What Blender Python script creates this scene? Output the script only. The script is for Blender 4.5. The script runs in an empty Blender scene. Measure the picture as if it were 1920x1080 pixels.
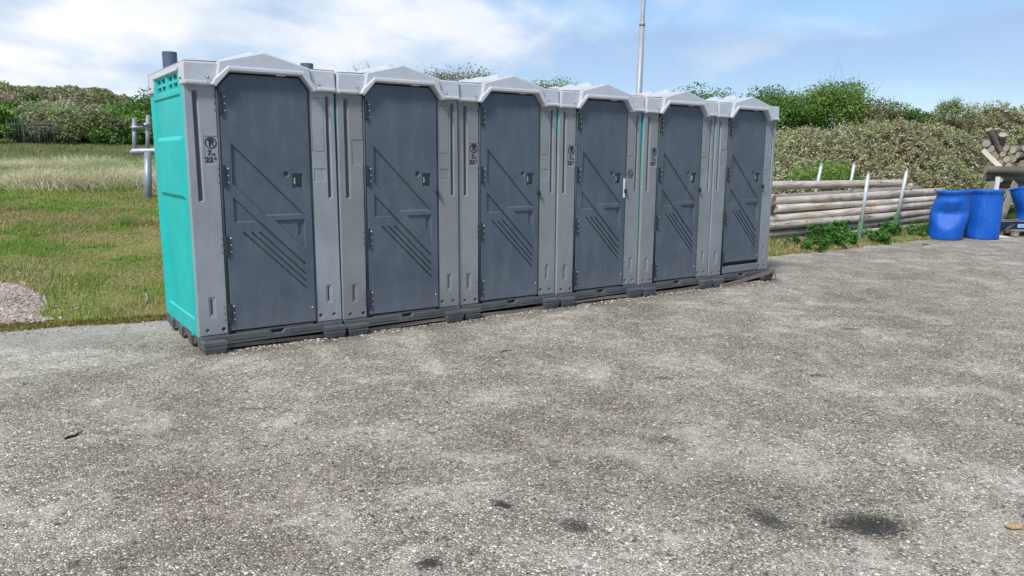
import bpy, bmesh, math, random
import numpy as np
from mathutils import Vector, Matrix
from mathutils.geometry import delaunay_2d_cdt

random.seed(7)
rng = np.random.default_rng(11)
S = bpy.context.scene
COL = S.collection

# ------------------------------------------------------------------ camera
F = Vector((0.56952426, 0.80454063, -0.16839383))
R_ = Vector((0.81721691, -0.57622822, 0.0108427))
U_ = Vector((0.08830988, 0.14378946, 0.98566016))
cd = bpy.data.cameras.new('camera'); cam = bpy.data.objects.new('camera', cd); COL.objects.link(cam)
cam.matrix_world = Matrix(((R_.x, U_.x, -F.x, -1.2373), (R_.y, U_.y, -F.y, -5.7767), (R_.z, U_.z, -F.z, 1.4509), (0, 0, 0, 1)))
cd.sensor_width = 36; cd.lens = 1406.5 / 1920 * 36; cd.clip_start = 0.05; cd.clip_end = 3000
S.camera = cam

# ------------------------------------------------------------------ sky, sun, exposure
SUN_AZ = math.radians(-118)      # from +Y towards +X: the sun stands up and to the left of the row
SUN_EL = math.radians(50)
W = bpy.data.worlds.new('World'); S.world = W; W.use_nodes = True
nt = W.node_tree; nt.nodes.clear()
def N(nt, t, **k):
    n = nt.nodes.new(t)
    for a, b in k.items():
        if a.startswith('i_'):
            n.inputs[int(a[2:]) if a[2:].isdigit() else a[2:].replace('_', ' ')].default_value = b
        else: setattr(n, a, b)
    return n
def ramp(nt, stops, interp='LINEAR'):
    n = nt.nodes.new('ShaderNodeValToRGB'); e = n.color_ramp.elements; n.color_ramp.interpolation = interp
    while len(e) > 1: e.remove(e[-1])
    e[0].position = stops[0][0]; c = stops[0][1]; e[0].color = (*c, 1) if hasattr(c, '__len__') else (c, c, c, 1)
    for p, c in stops[1:]:
        x = e.new(p); x.color = (*c, 1) if hasattr(c, '__len__') else (c, c, c, 1)
    return n
def math_(nt, op, a, b=None, c=None, clamp=False):
    n = nt.nodes.new('ShaderNodeMath'); n.operation = op; n.use_clamp = clamp
    for i, v in enumerate((a, b, c)):
        if v is None: continue
        if isinstance(v, (int, float)): n.inputs[i].default_value = v
        else: nt.links.new(v, n.inputs[i])
    return n.outputs[0]
sky = N(nt, 'ShaderNodeTexSky', sky_type='NISHITA', sun_disc=False, sun_elevation=SUN_EL, sun_rotation=SUN_AZ % (2 * math.pi), altitude=0, air_density=1.0, dust_density=0.6, ozone_density=2.0)
tc = N(nt, 'ShaderNodeTexCoord'); sp = N(nt, 'ShaderNodeSeparateXYZ'); nt.links.new(tc.outputs['Generated'], sp.inputs[0])
zz = math_(nt, 'MAXIMUM', sp.outputs['Z'], 0.0); dz = math_(nt, 'ADD', zz, 0.30)
cx = math_(nt, 'DIVIDE', sp.outputs['X'], dz); cy = math_(nt, 'DIVIDE', sp.outputs['Y'], dz)
cc = N(nt, 'ShaderNodeCombineXYZ'); nt.links.new(cx, cc.inputs[0]); nt.links.new(cy, cc.inputs[1])
n1 = N(nt, 'ShaderNodeTexNoise', i_Scale=1.25, i_Detail=8, i_Roughness=0.55, i_Distortion=0.15); nt.links.new(cc.outputs[0], n1.inputs['Vector'])
n2 = N(nt, 'ShaderNodeTexNoise', i_Scale=0.55, i_Detail=5, i_Roughness=0.5); nt.links.new(cc.outputs[0], n2.inputs['Vector'])
dt = N(nt, 'ShaderNodeVectorMath', operation='DOT_PRODUCT'); nt.links.new(tc.outputs['Generated'], dt.inputs[0]); dt.inputs[1].default_value = (-0.50, 0.86, 0)
cov = math_(nt, 'MULTIPLY_ADD', dt.outputs['Value'], 0.40, -0.15)      # more cloud to the left of the view
nn = math_(nt, 'ADD', math_(nt, 'MULTIPLY', n1.outputs[0], 0.75), math_(nt, 'MULTIPLY', n2.outputs[0], 0.25))
mk = math_(nt, 'ADD', nn, cov)
mr = ramp(nt, [(0.47, 0.04), (0.53, 0.30), (0.58, 0.72), (0.70, 0.93)]); nt.links.new(mk, mr.inputs[0])
n3 = N(nt, 'ShaderNodeTexNoise', i_Scale=2.6, i_Detail=5, i_Roughness=0.5); nt.links.new(cc.outputs[0], n3.inputs['Vector'])
cr = ramp(nt, [(0.36, (0.56, 0.69, 0.86)), (0.47, (0.74, 0.82, 0.92)), (0.58, (0.98, 0.98, 0.99))]); nt.links.new(n3.outputs[0], cr.inputs[0])
bgs = N(nt, 'ShaderNodeBackground', i_Strength=0.10)
tint = N(nt, 'ShaderNodeMix', data_type='RGBA', blend_type='MULTIPLY'); tint.inputs[0].default_value = 1
nt.links.new(sky.outputs[0], tint.inputs[6]); tint.inputs[7].default_value = (0.90, 1.0, 1.08, 1)
nt.links.new(tint.outputs[2], bgs.inputs[0])
bgc = N(nt, 'ShaderNodeBackground', i_Strength=0.76); nt.links.new(cr.outputs[0], bgc.inputs[0])
bz = ramp(nt, [(0.03, 0.0), (0.09, 0.55), (0.155, 0.75), (0.18, 0.0)]); wz = math_(nt, 'ADD', sp.outputs['Z'], math_(nt, 'MULTIPLY', math_(nt, 'SUBTRACT', n1.outputs[0], 0.5), 0.09)); nt.links.new(wz, bz.inputs[0])
bgb = N(nt, 'ShaderNodeBackground', i_Strength=0.62); bgb.inputs[0].default_value = (0.44, 0.62, 0.95, 1)     # low blue-grey cloud bank
mb0 = N(nt, 'ShaderNodeMixShader'); nt.links.new(bz.outputs[0], mb0.inputs[0]); nt.links.new(bgs.outputs[0], mb0.inputs[1]); nt.links.new(bgb.outputs[0], mb0.inputs[2])
mx = N(nt, 'ShaderNodeMixShader'); nt.links.new(mr.outputs[0], mx.inputs[0]); nt.links.new(mb0.outputs[0], mx.inputs[1]); nt.links.new(bgc.outputs[0], mx.inputs[2])
wo = N(nt, 'ShaderNodeOutputWorld'); nt.links.new(mx.outputs[0], wo.inputs[0])
sd = bpy.data.lights.new('sun', 'SUN'); sd.energy = 2.7; sd.angle = math.radians(11); sd.color = (1, 0.965, 0.91)
so = bpy.data.objects.new('sun', sd); COL.objects.link(so)
so.rotation_euler = Vector((math.sin(SUN_AZ) * math.cos(SUN_EL), math.cos(SUN_AZ) * math.cos(SUN_EL), math.sin(SUN_EL))).to_track_quat('Z', 'Y').to_euler()
so.location = (0, 0, 30)
S.view_settings.view_transform = 'Standard'; S.view_settings.look = 'None'; S.view_settings.exposure = 0.5; S.view_settings.gamma = 1; S.view_settings.use_curve_mapping = False
S.render.engine = 'CYCLES'; S.cycles.use_denoising = False if False else True
S.cycles.max_bounces = 6; S.cycles.diffuse_bounces = 3; S.cycles.transparent_max_bounces = 4

# ------------------------------------------------------------------ materials
def mat(name):
    m = bpy.data.materials.new(name); m.use_nodes = True; nt = m.node_tree
    b = nt.nodes['Principled BSDF']
    return m, nt, b
def mixc(nt, fac, a, b, blend='MIX'):
    n = nt.nodes.new('ShaderNodeMix'); n.data_type = 'RGBA'; n.blend_type = blend
    for i, v in ((0, fac), (6, a), (7, b)):
        if isinstance(v, (int, float)): n.inputs[i].default_value = v
        elif isinstance(v, tuple): n.inputs[i].default_value = (*v, 1)
        else: nt.links.new(v, n.inputs[i])
    return n.outputs[2]
def noise(nt, vec, scale, detail=4, rough=0.55, dist=0.0):
    n = nt.nodes.new('ShaderNodeTexNoise'); n.inputs['Scale'].default_value = scale; n.inputs['Detail'].default_value = detail
    n.inputs['Roughness'].default_value = rough; n.inputs['Distortion'].default_value = dist
    if vec is not None: nt.links.new(vec, n.inputs['Vector'])
    return n.outputs[0]
def coords(nt, scale=None, kind='Object'):
    t = nt.nodes.new('ShaderNodeTexCoord').outputs[kind]
    if scale is None: return t
    m = nt.nodes.new('ShaderNodeMapping'); m.inputs['Scale'].default_value = scale; nt.links.new(t, m.inputs[0]); return m.outputs[0]
def bump(nt, b, h, strength=0.3, dist=0.01):
    n = nt.nodes.new('ShaderNodeBump'); n.inputs['Strength'].default_value = strength; n.inputs['Distance'].default_value = dist
    nt.links.new(h, n.inputs['Height']); nt.links.new(n.outputs[0], b.inputs['Normal'])
def plastic(name, col, rough=0.5, dirt=0.25, dirtcol=(0.3, 0.27, 0.22), objcol=False, scratch=0.3, scr_col=None):
    """moulded polyethylene: faint mottling, dust, pale scuffs, orange-peel relief"""
    m, nt, b = mat(name); v0 = coords(nt); oi = nt.nodes.new('ShaderNodeObjectInfo')
    of = nt.nodes.new('ShaderNodeVectorMath'); of.operation = 'MULTIPLY_ADD'; nt.links.new(oi.outputs['Random'], of.inputs[0]); of.inputs[1].default_value = (31, 17, 23); nt.links.new(v0, of.inputs[2]); v = of.outputs[0]
    def cs(sc):
        q = nt.nodes.new('ShaderNodeMapping'); q.inputs['Scale'].default_value = sc; nt.links.new(v, q.inputs[0]); return q.outputs[0]
    n = noise(nt, v, 2.2, 5, 0.6); r = ramp(nt, [(0.3, 0.88), (0.7, 1.10)]); nt.links.new(n, r.inputs[0])
    c = mixc(nt, 1.0, col, r.outputs[0], 'MULTIPLY')
    if objcol:
        c = mixc(nt, 1.0, c, oi.outputs['Color'], 'MULTIPLY')
    d = noise(nt, cs((3, 3, 0.8)), 3.5, 6, 0.65); dr = ramp(nt, [(0.47, 0.0), (0.75, dirt)]); nt.links.new(d, dr.inputs[0])
    c = mixc(nt, dr.outputs[0], c, dirtcol)
    # rising dust near the foot of the panel (object coordinates: z from the ground)
    sx = nt.nodes.new('ShaderNodeSeparateXYZ'); nt.links.new(v0, sx.inputs[0])
    low = math_(nt, 'MULTIPLY_ADD', sx.outputs['Z'], -2.4, 1.0, clamp=True)
    low = math_(nt, 'MULTIPLY', low, math_(nt, 'MULTIPLY', noise(nt, v, 9, 5, 0.7), dirt * 2.4)); c = mixc(nt, low, c, dirtcol)
    if scratch:
        s = noise(nt, cs((3, 3, 9)), 3.0, 8, 0.78, 2.0); sr = ramp(nt, [(0.62, 0.0), (0.70, scratch)]); nt.links.new(s, sr.inputs[0])
        c = mixc(nt, sr.outputs[0], c, scr_col or tuple(min(1, x * 1.9 + 0.05) for x in col))
    nt.links.new(c, b.inputs['Base Color'])
    rr = ramp(nt, [(0.3, rough - 0.07), (0.7, rough + 0.1)]); nt.links.new(d, rr.inputs[0]); nt.links.new(rr.outputs[0], b.inputs['Roughness'])
    b.inputs['Specular IOR Level'].default_value = 0.35
    bump(nt, b, math_(nt, 'ADD', math_(nt, 'MULTIPLY', noise(nt, v, 1.6, 2), 1.0), math_(nt, 'MULTIPLY', noise(nt, v, 90, 2), 0.05)), 0.35, 0.03)
    return m
def simple(name, col, rough=0.6, metal=0.0, var=0.2, sc=12):
    m, nt, b = mat(name); n = noise(nt, coords(nt), sc, 5, 0.6)
    r = ramp(nt, [(0.3, 1 - var), (0.7, 1 + var)]); nt.links.new(n, r.inputs[0])
    nt.links.new(mixc(nt, 1.0, col, r.outputs[0], 'MULTIPLY'), b.inputs['Base Color'])
    b.inputs['Roughness'].default_value = rough; b.inputs['Metallic'].default_value = metal
    bump(nt, b, n, 0.15, 0.004)
    return m
M = {}
M['door'] = plastic('door_slate_plastic', (0.088, 0.112, 0.142), 0.48, 0.26, (0.24, 0.24, 0.23), scratch=0.32)
M['pillar'] = plastic('pillar_grey_plastic', (0.250, 0.262, 0.268), 0.5, 0.26, (0.17, 0.16, 0.14), objcol=True, scratch=0.12)
M['slot'] = plastic('slot_grey_plastic', (0.088, 0.098, 0.108), 0.6, 0.2, objcol=False, scratch=0)
M['teal'] = plastic('teal_plastic', (0.003, 0.47, 0.45), 0.45, 0.22, (0.07, 0.33, 0.30), scratch=0.12, scr_col=(0.3, 0.8, 0.76))
M['base'] = plastic('base_dark_plastic', (0.042, 0.053, 0.068), 0.55, 0.32, (0.20, 0.19, 0.17), scratch=0.6, scr_col=(0.22, 0.23, 0.24))
M['pipe'] = plastic('vent_pipe_plastic', (0.07, 0.10, 0.15), 0.5, 0.2)
M['hinge'] = simple('hinge_black', (0.025, 0.03, 0.036), 0.5)
M['steel'] = simple('screw_steel', (0.75, 0.76, 0.75), 0.4, 0.2, 0.1)
M['black'] = simple('black_gap', (0.012, 0.013, 0.015), 0.7)
M['ink'] = simple('sign_ink_black', (0.015, 0.016, 0.018), 0.55, var=0.05)
M['green'] = simple('indicator_green', (0.008, 0.26, 0.11), 0.35, var=0.05)
M['white'] = simple('sticker_white', (0.72, 0.73, 0.72), 0.4, var=0.06)
M['lid'] = simple('louvre_grey', (0.07, 0.08, 0.08), 0.6)
M['rust'] = simple('rusty_hole_plug', (0.10, 0.045, 0.025), 0.8)
M['plug'] = simple('grey_hole_plug', (0.12, 0.13, 0.14), 0.6)
M['galv'] = simple('galvanised_steel', (0.33, 0.35, 0.39), 0.45, 0.35, 0.18, 7)
M['galvpale'] = simple('galvanised_pale', (0.55, 0.57, 0.58), 0.4, 0.3, 0.15, 7)
M['greenpaint'] = simple('green_paint_steel', (0.075, 0.19, 0.075), 0.55, 0.0, 0.3, 9)
M['strap'] = simple('strap_webbing', (0.24, 0.18, 0.14), 0.85, 0, 0.2, 30)
M['alu'] = simple('lamp_post_alu', (0.36, 0.38, 0.40), 0.5, 0.2, 0.1, 5)
M['iron'] = simple('dark_fence_iron', (0.06, 0.068, 0.062), 0.6)

def roofmat(name, pink):
    m, nt, b = mat(name); v = coords(nt)
    n = noise(nt, v, 2.6, 5, 0.6); r = ramp(nt, [(0.3, (0.52, 0.545, 0.58)), (0.55, (0.62, 0.64, 0.67)), (0.8, (0.69, 0.705, 0.72))]); nt.links.new(n, r.inputs[0]); c = r.outputs[0]
    d = noise(nt, coords(nt, (6, 6, 2)), 3, 6, 0.7); dr = ramp(nt, [(0.55, 0.0), (0.8, 0.35)]); nt.links.new(d, dr.inputs[0]); c = mixc(nt, dr.outputs[0], c, (0.42, 0.42, 0.40))
    if pink:   # a smear of pink marker paint on the front corner
        vm = nt.nodes.new('ShaderNodeVectorMath'); vm.operation = 'DISTANCE'; nt.links.new(v, vm.inputs[0]); vm.inputs[1].default_value = (-0.525, -0.02, 2.065)
        dd = math_(nt, 'ADD', vm.outputs['Value'], math_(nt, 'MULTIPLY', noise(nt, v, 25, 3), 0.03)); pr = ramp(nt, [(0.02, 0.5), (0.058, 0.0)]); nt.links.new(dd, pr.inputs[0]); c = mixc(nt, pr.outputs[0], c, (0.62, 0.30, 0.38))
    nt.links.new(c, b.inputs['Base Color']); b.inputs['Roughness'].default_value = 0.42
    tr = nt.nodes.new('ShaderNodeBsdfTranslucent'); tr.inputs[0].default_value = (0.85, 0.88, 0.9, 1)
    mx = nt.nodes.new('ShaderNodeMixShader'); mx.inputs[0].default_value = 0.12
    o = nt.nodes['Material Output']; nt.links.new(b.outputs[0], mx.inputs[1]); nt.links.new(tr.outputs[0], mx.inputs[2]); nt.links.new(mx.outputs[0], o.inputs[0])
    bump(nt, b, noise(nt, v, 3, 3), 0.4, 0.02)
    return m
M['roof'] = roofmat('roof_white_plastic', False); M['roof_pink'] = roofmat('roof_white_plastic_marked', True)

def barrelmat():
    m, nt, b = mat('barrel_blue_plastic'); v = coords(nt)
    n = noise(nt, v, 3, 5, 0.6); r = ramp(nt, [(0.3, (0.004, 0.085, 0.43)), (0.7, (0.007, 0.125, 0.56))]); nt.links.new(n, r.inputs[0])
    s = noise(nt, coords(nt, (4, 4, 1)), 5, 6, 0.7, 1); sr = ramp(nt, [(0.52, 0.0), (0.75, 0.5)]); nt.links.new(s, sr.inputs[0])
    nt.links.new(mixc(nt, sr.outputs[0], r.outputs[0], (0.10, 0.24, 0.60)), b.inputs['Base Color']); b.inputs['Roughness'].default_value = 0.5; b.inputs['Specular IOR Level'].default_value = 0.35
    bump(nt, b, noise(nt, v, 5, 3), 0.3, 0.02)
    return m
M['barrel'] = barrelmat()

def woodmat(name, ca, cb, dark, crack=1.0, axis=0):
    """weathered timber: grain and drying cracks along the pole, knots, beetle tracks"""
    m, nt, b = mat(name)
    sc = [14, 14, 14]; sc[axis] = 1.0
    oi = nt.nodes.new('ShaderNodeObjectInfo')
    va = nt.nodes.new('ShaderNodeVectorMath'); va.operation = 'ADD'; nt.links.new(coords(nt), va.inputs[0])
    off = nt.nodes.new('ShaderNodeCombineXYZ'); nt.links.new(math_(nt, 'MULTIPLY', oi.outputs['Random'], 37.0), off.inputs[0]); nt.links.new(math_(nt, 'MULTIPLY', oi.outputs['Random'], 11.0), off.inputs[1]); nt.links.new(off.outputs[0], va.inputs[1])
    mp = nt.nodes.new('ShaderNodeMapping'); mp.inputs['Scale'].default_value = sc; nt.links.new(va.outputs[0], mp.inputs[0])
    n = noise(nt, va.outputs[0], 2.3, 6, 0.65); r = ramp(nt, [(0.33, ca), (0.66, cb)]); nt.links.new(n, r.inputs[0]); c = r.outputs[0]
    h = ramp(nt, [(0.0, 0.78), (1.0, 1.15)]); nt.links.new(oi.outputs['Random'], h.inputs[0]); c = mixc(nt, 1.0, c, h.outputs[0], 'MULTIPLY')
    g = noise(nt, mp.outputs[0], 2.4, 7, 0.7, 0.3); gr = ramp(nt, [(0.36, 0.62), (0.48, 1.0), (0.7, 1.08)]); nt.links.new(g, gr.inputs[0]); c = mixc(nt, 0.8, c, gr.outputs[0], 'MULTIPLY')
    k = noise(nt, mp.outputs[0], 0.9, 3, 0.5, 0.8); kr = ramp(nt, [(0.486, 0.0), (0.5, crack), (0.514, 0.0)]); nt.links.new(k, kr.inputs[0])
    kk = noise(nt, va.outputs[0], 1.4, 2); k2 = ramp(nt, [(0.48, 0.0), (0.56, 1.0)]); nt.links.new(kk, k2.inputs[0])
    km = math_(nt, 'MULTIPLY', kr.outputs[0], k2.outputs[0]); c = mixc(nt, km, c, dark)
    vo = nt.nodes.new('ShaderNodeTexVoronoi'); vo.inputs['Scale'].default_value = 3.6; nt.links.new(va.outputs[0], vo.inputs['Vector'])
    kn = ramp(nt, [(0.05, 0.85), (0.10, 0.0)]); nt.links.new(vo.outputs['Distance'], kn.inputs[0]); c = mixc(nt, kn.outputs[0], c, dark)
    nt.links.new(c, b.inputs['Base Color']); b.inputs['Roughness'].default_value = 0.82
    bump(nt, b, math_(nt, 'SUBTRACT', g, km), 0.6, 0.008)
    return m
M['pole_wood'] = woodmat('pole_pale_wood', (0.50, 0.395, 0.285), (0.70, 0.635, 0.56), (0.09, 0.065, 0.05))
M['old_wood'] = woodmat('pole_old_wood', (0.10, 0.085, 0.07), (0.22, 0.19, 0.16), (0.03, 0.024, 0.02))
M['end_wood'] = woodmat('pole_cut_end', (0.30, 0.22, 0.14), (0.42, 0.33, 0.23), (0.05, 0.035, 0.025), 0.8)
M['grey_wood'] = woodmat('grey_plank_wood', (0.22, 0.19, 0.16), (0.36, 0.32, 0.275), (0.05, 0.04, 0.035))
M['old_end'] = woodmat('old_cut_end', (0.27, 0.225, 0.17), (0.48, 0.42, 0.34), (0.06, 0.045, 0.035), 0.9)

def leafmat(name, cols, patch=0.5, patchcols=None, transl=0.25, rough=0.6, spec=0.3, tone=0.0):
    k_ = {'lf': 1.3, 'gr': 1.25}.get('lf' if name[:4] == 'leav' else name[:2], 1.0); cols = [tuple(x * k_ for x in c) for c in cols]; patchcols = patchcols and [tuple(x * k_ for x in c) for c in patchcols]
    m, nt, b = mat(name); g = nt.nodes.new('ShaderNodeNewGeometry')
    at = nt.nodes.new('ShaderNodeAttribute'); at.attribute_name = 'tone'; tv = math_(nt, 'ADD', math_(nt, 'MULTIPLY', at.outputs['Fac'], tone), math_(nt, 'MULTIPLY', g.outputs['Random Per Island'], 1 - tone))
    r = ramp(nt, [(i / (len(cols) - 1), c) for i, c in enumerate(cols)]); nt.links.new(tv, r.inputs[0]); c = r.outputs[0]
    n = noise(nt, g.outputs['Position'], patch, 4, 0.6)
    if patchcols:
        r2 = ramp(nt, [(i / (len(patchcols) - 1), q) for i, q in enumerate(patchcols)]); nt.links.new(tv, r2.inputs[0])
        f = ramp(nt, [(0.42, 0.0), (0.58, 1.0)]); nt.links.new(n, f.inputs[0]); c = mixc(nt, f.outputs[0], c, r2.outputs[0])
    else:
        f = ramp(nt, [(0.35, 0.78), (0.65, 1.2)]); nt.links.new(n, f.inputs[0]); c = mixc(nt, 1.0, c, f.outputs[0], 'MULTIPLY')
    nt.links.new(c, b.inputs['Base Color']); b.inputs['Roughness'].default_value = rough; b.inputs['Specular IOR Level'].default_value = spec
    tr = nt.nodes.new('ShaderNodeBsdfTranslucent'); nt.links.new(c, tr.inputs[0])
    mx = nt.nodes.new('ShaderNodeMixShader'); mx.inputs[0].default_value = transl
    o = nt.nodes['Material Output']; nt.links.new(b.outputs[0], mx.inputs[1]); nt.links.new(tr.outputs[0], mx.inputs[2]); nt.links.new(mx.outputs[0], o.inputs[0])
    return m
M['lf_green'] = leafmat('leaves_mid_green', [(0.045, 0.10, 0.018), (0.085, 0.165, 0.03), (0.15, 0.25, 0.055)], tone=0.5)
M['lf_dark'] = leafmat('leaves_dark_green', [(0.03, 0.075, 0.014), (0.055, 0.12, 0.02), (0.09, 0.17, 0.035)], tone=0.5)
M['lf_lime'] = leafmat('leaves_fresh_green', [(0.075, 0.145, 0.022), (0.14, 0.235, 0.04), (0.23, 0.33, 0.08)], tone=0.5)
M['lf_pale'] = leafmat('leaves_pale_flowering', [(0.08, 0.13, 0.04), (0.15, 0.21, 0.07), (0.25, 0.29, 0.14), (0.42, 0.43, 0.29)], tone=0.6)
M['lf_brown'] = leafmat('leaves_brownish', [(0.11, 0.095, 0.05), (0.17, 0.155, 0.08), (0.23, 0.23, 0.11)], 0.6, [(0.09, 0.11, 0.04), (0.15, 0.2, 0.06), (0.22, 0.23, 0.12)], tone=0.6)
M['lf_scrub'] = leafmat('leaves_hill_scrub', [(0.13, 0.16, 0.055), (0.21, 0.24, 0.09), (0.30, 0.30, 0.14)], 0.16, [(0.16, 0.135, 0.095), (0.25, 0.21, 0.15), (0.32, 0.28, 0.20)])
M['lf_thicket'] = leafmat('leaves_thicket', [(0.08, 0.10, 0.035), (0.20, 0.225, 0.085), (0.33, 0.37, 0.195), (0.50, 0.535, 0.36)], 0.75, [(0.10, 0.085, 0.035), (0.22, 0.185, 0.085), (0.34, 0.315, 0.18), (0.48, 0.46, 0.31)], 0.22, tone=0.6)
M['grass'] = leafmat('grass_short', [(0.10, 0.19, 0.025), (0.19, 0.30, 0.045), (0.34, 0.40, 0.11)], 0.9, [(0.19, 0.175, 0.055), (0.32, 0.28, 0.11), (0.52, 0.46, 0.25)], 0.3)
M['grass_tall'] = leafmat('grass_tall', [(0.14, 0.25, 0.05), (0.26, 0.38, 0.12), (0.48, 0.50, 0.28)], 0.45, [(0.40, 0.36, 0.22), (0.60, 0.55, 0.37), (0.74, 0.70, 0.54)], 0.3)
M['grass_mid'] = leafmat('grass_field', [(0.10, 0.155, 0.035), (0.17, 0.23, 0.055), (0.27, 0.31, 0.11)], 0.3, [(0.16, 0.155, 0.07), (0.22, 0.22, 0.10), (0.29, 0.28, 0.15)], 0.3)
M['grass_dark'] = leafmat('grass_dark', [(0.04, 0.09, 0.015), (0.08, 0.15, 0.025), (0.15, 0.22, 0.045)], 0.8)
M['weed'] = leafmat('weed_leaves', [(0.035, 0.12, 0.016), (0.065, 0.19, 0.028), (0.11, 0.27, 0.05)], 1.5)
M['twig'] = simple('twig_bark', (0.13, 0.11, 0.09), 0.85)
M['twig_grey'] = simple('twig_grey_bark', (0.20, 0.17, 0.15), 0.85)

# ------------------------------------------------------------------ small helpers
def tag(o, label=None, cat=None, group=None, kind=None):
    if label: o['label'] = label
    if cat: o['category'] = cat
    if group: o['group'] = group
    if kind: o['kind'] = kind
    return o
def empty(name, loc=(0, 0, 0), rot=(0, 0, 0)):
    o = bpy.data.objects.new(name, None); o.empty_display_size = 0.2; COL.objects.link(o); o.location = loc; o.rotation_euler = rot; return o
def link(name, me, parent=None, loc=(0, 0, 0), rot=(0, 0, 0)):
    o = bpy.data.objects.new(name, me); COL.objects.link(o); o.location = loc; o.rotation_euler = rot
    if parent is not None: o.parent = parent
    return o
def copy_tree(o, parent=None):
    c = o.copy(); COL.objects.link(c)
    if parent is not None: c.parent = parent
    for ch in o.children: copy_tree(ch, c)
    return c
class MB:
    """collects geometry and builds ONE mesh object"""
    def __init__(s): s.v = []; s.f = []; s.m = []; s.sm = []
    def add(s, vs, fs, mi=0, smooth=False):
        k = len(s.v); s.v += [tuple(v) for v in vs]; s.f += [tuple(i + k for i in f) for f in fs]; s.m += [mi] * len(fs); s.sm += [smooth] * len(fs); return s
    def box(s, a, b, mi=0, c=0.0, M4=None):
        x0, y0, z0 = a; x1, y1, z1 = b
        if c <= 0:
            vs = [(x0, y0, z0), (x1, y0, z0), (x1, y1, z0), (x0, y1, z0), (x0, y0, z1), (x1, y0, z1), (x1, y1, z1), (x0, y1, z1)]
            fs = [(0, 3, 2, 1), (4, 5, 6, 7), (0, 1, 5, 4), (1, 2, 6, 5), (2, 3, 7, 6), (3, 0, 4, 7)]
        else:
            bm = bmesh.new(); bmesh.ops.create_cube(bm, size=1)
            for v in bm.verts: v.co = Vector((x0 + (v.co.x + .5) * (x1 - x0), y0 + (v.co.y + .5) * (y1 - y0), z0 + (v.co.z + .5) * (z1 - z0)))
            bmesh.ops.bevel(bm, geom=bm.edges[:], offset=c, segments=2, affect='EDGES', profile=0.5)
            bm.verts.index_update(); vs = [tuple(v.co) for v in bm.verts]; fs = [tuple(v.index for v in f.verts) for f in bm.faces]; bm.free()
        if M4 is not None: vs = [tuple(M4 @ Vector(v)) for v in vs]
        return s.add(vs, fs, mi)
    def tube(s, pts, rad, n=10, mi=0, cap=True, capmi=None, smooth=True):
        pts = [Vector(p) for p in pts]; rad = rad if hasattr(rad, '__len__') else [rad] * len(pts)
        vs = []; up = Vector((0, 0, 1)); prev = None
        for i, p in enumerate(pts):
            t = (pts[min(i + 1, len(pts) - 1)] - pts[max(i - 1, 0)]).normalized()
            if prev is None: a = t.cross(up if abs(t.z) < 0.9 else Vector((1, 0, 0))).normalized()
            else: a = (prev - t * prev.dot(t)).normalized()
            prev = a; b = t.cross(a)
            for k in range(n):
                q = 2 * math.pi * k / n; vs.append(tuple(p + (a * math.cos(q) + b * math.sin(q)) * rad[i]))
        fs = [(i * n + k, i * n + (k + 1) % n, (i + 1) * n + (k + 1) % n, (i + 1) * n + k) for i in range(len(pts) - 1) for k in range(n)]
        s.add(vs, fs, mi, smooth)
        if cap:
            k0 = len(s.v) - len(vs)
            s.f += [tuple(k0 + k for k in range(n - 1, -1, -1)), tuple(k0 + (len(pts) - 1) * n + k for k in range(n))]; s.m += [mi if capmi is None else capmi] * 2; s.sm += [False] * 2
        return s
    def lathe(s, prof, n=32, mi=0, c=(0, 0, 0), smooth=True):
        vs = [(c[0] + r * math.cos(2 * math.pi * k / n), c[1] + r * math.sin(2 * math.pi * k / n), c[2] + z) for r, z in prof for k in range(n)]
        fs = [(i * n + k, i * n + (k + 1) % n, (i + 1) * n + (k + 1) % n, (i + 1) * n + k) for i in range(len(prof) - 1) for k in range(n)]
        return s.add(vs, fs, mi, smooth)
    def mesh(s, name, mats):
        me = bpy.data.meshes.new(name); me.from_pydata(s.v, [], s.f)
        for m in (mats if isinstance(mats, (list, tuple)) else [mats]): me.materials.append(m)
        me.polygons.foreach_set('material_index', s.m); me.polygons.foreach_set('use_smooth', s.sm); me.update(); return me
    def build(s, name, mats, parent=None, loc=(0, 0, 0), rot=(0, 0, 0)): return link(name, s.mesh(name, mats), parent, loc, rot)

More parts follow.
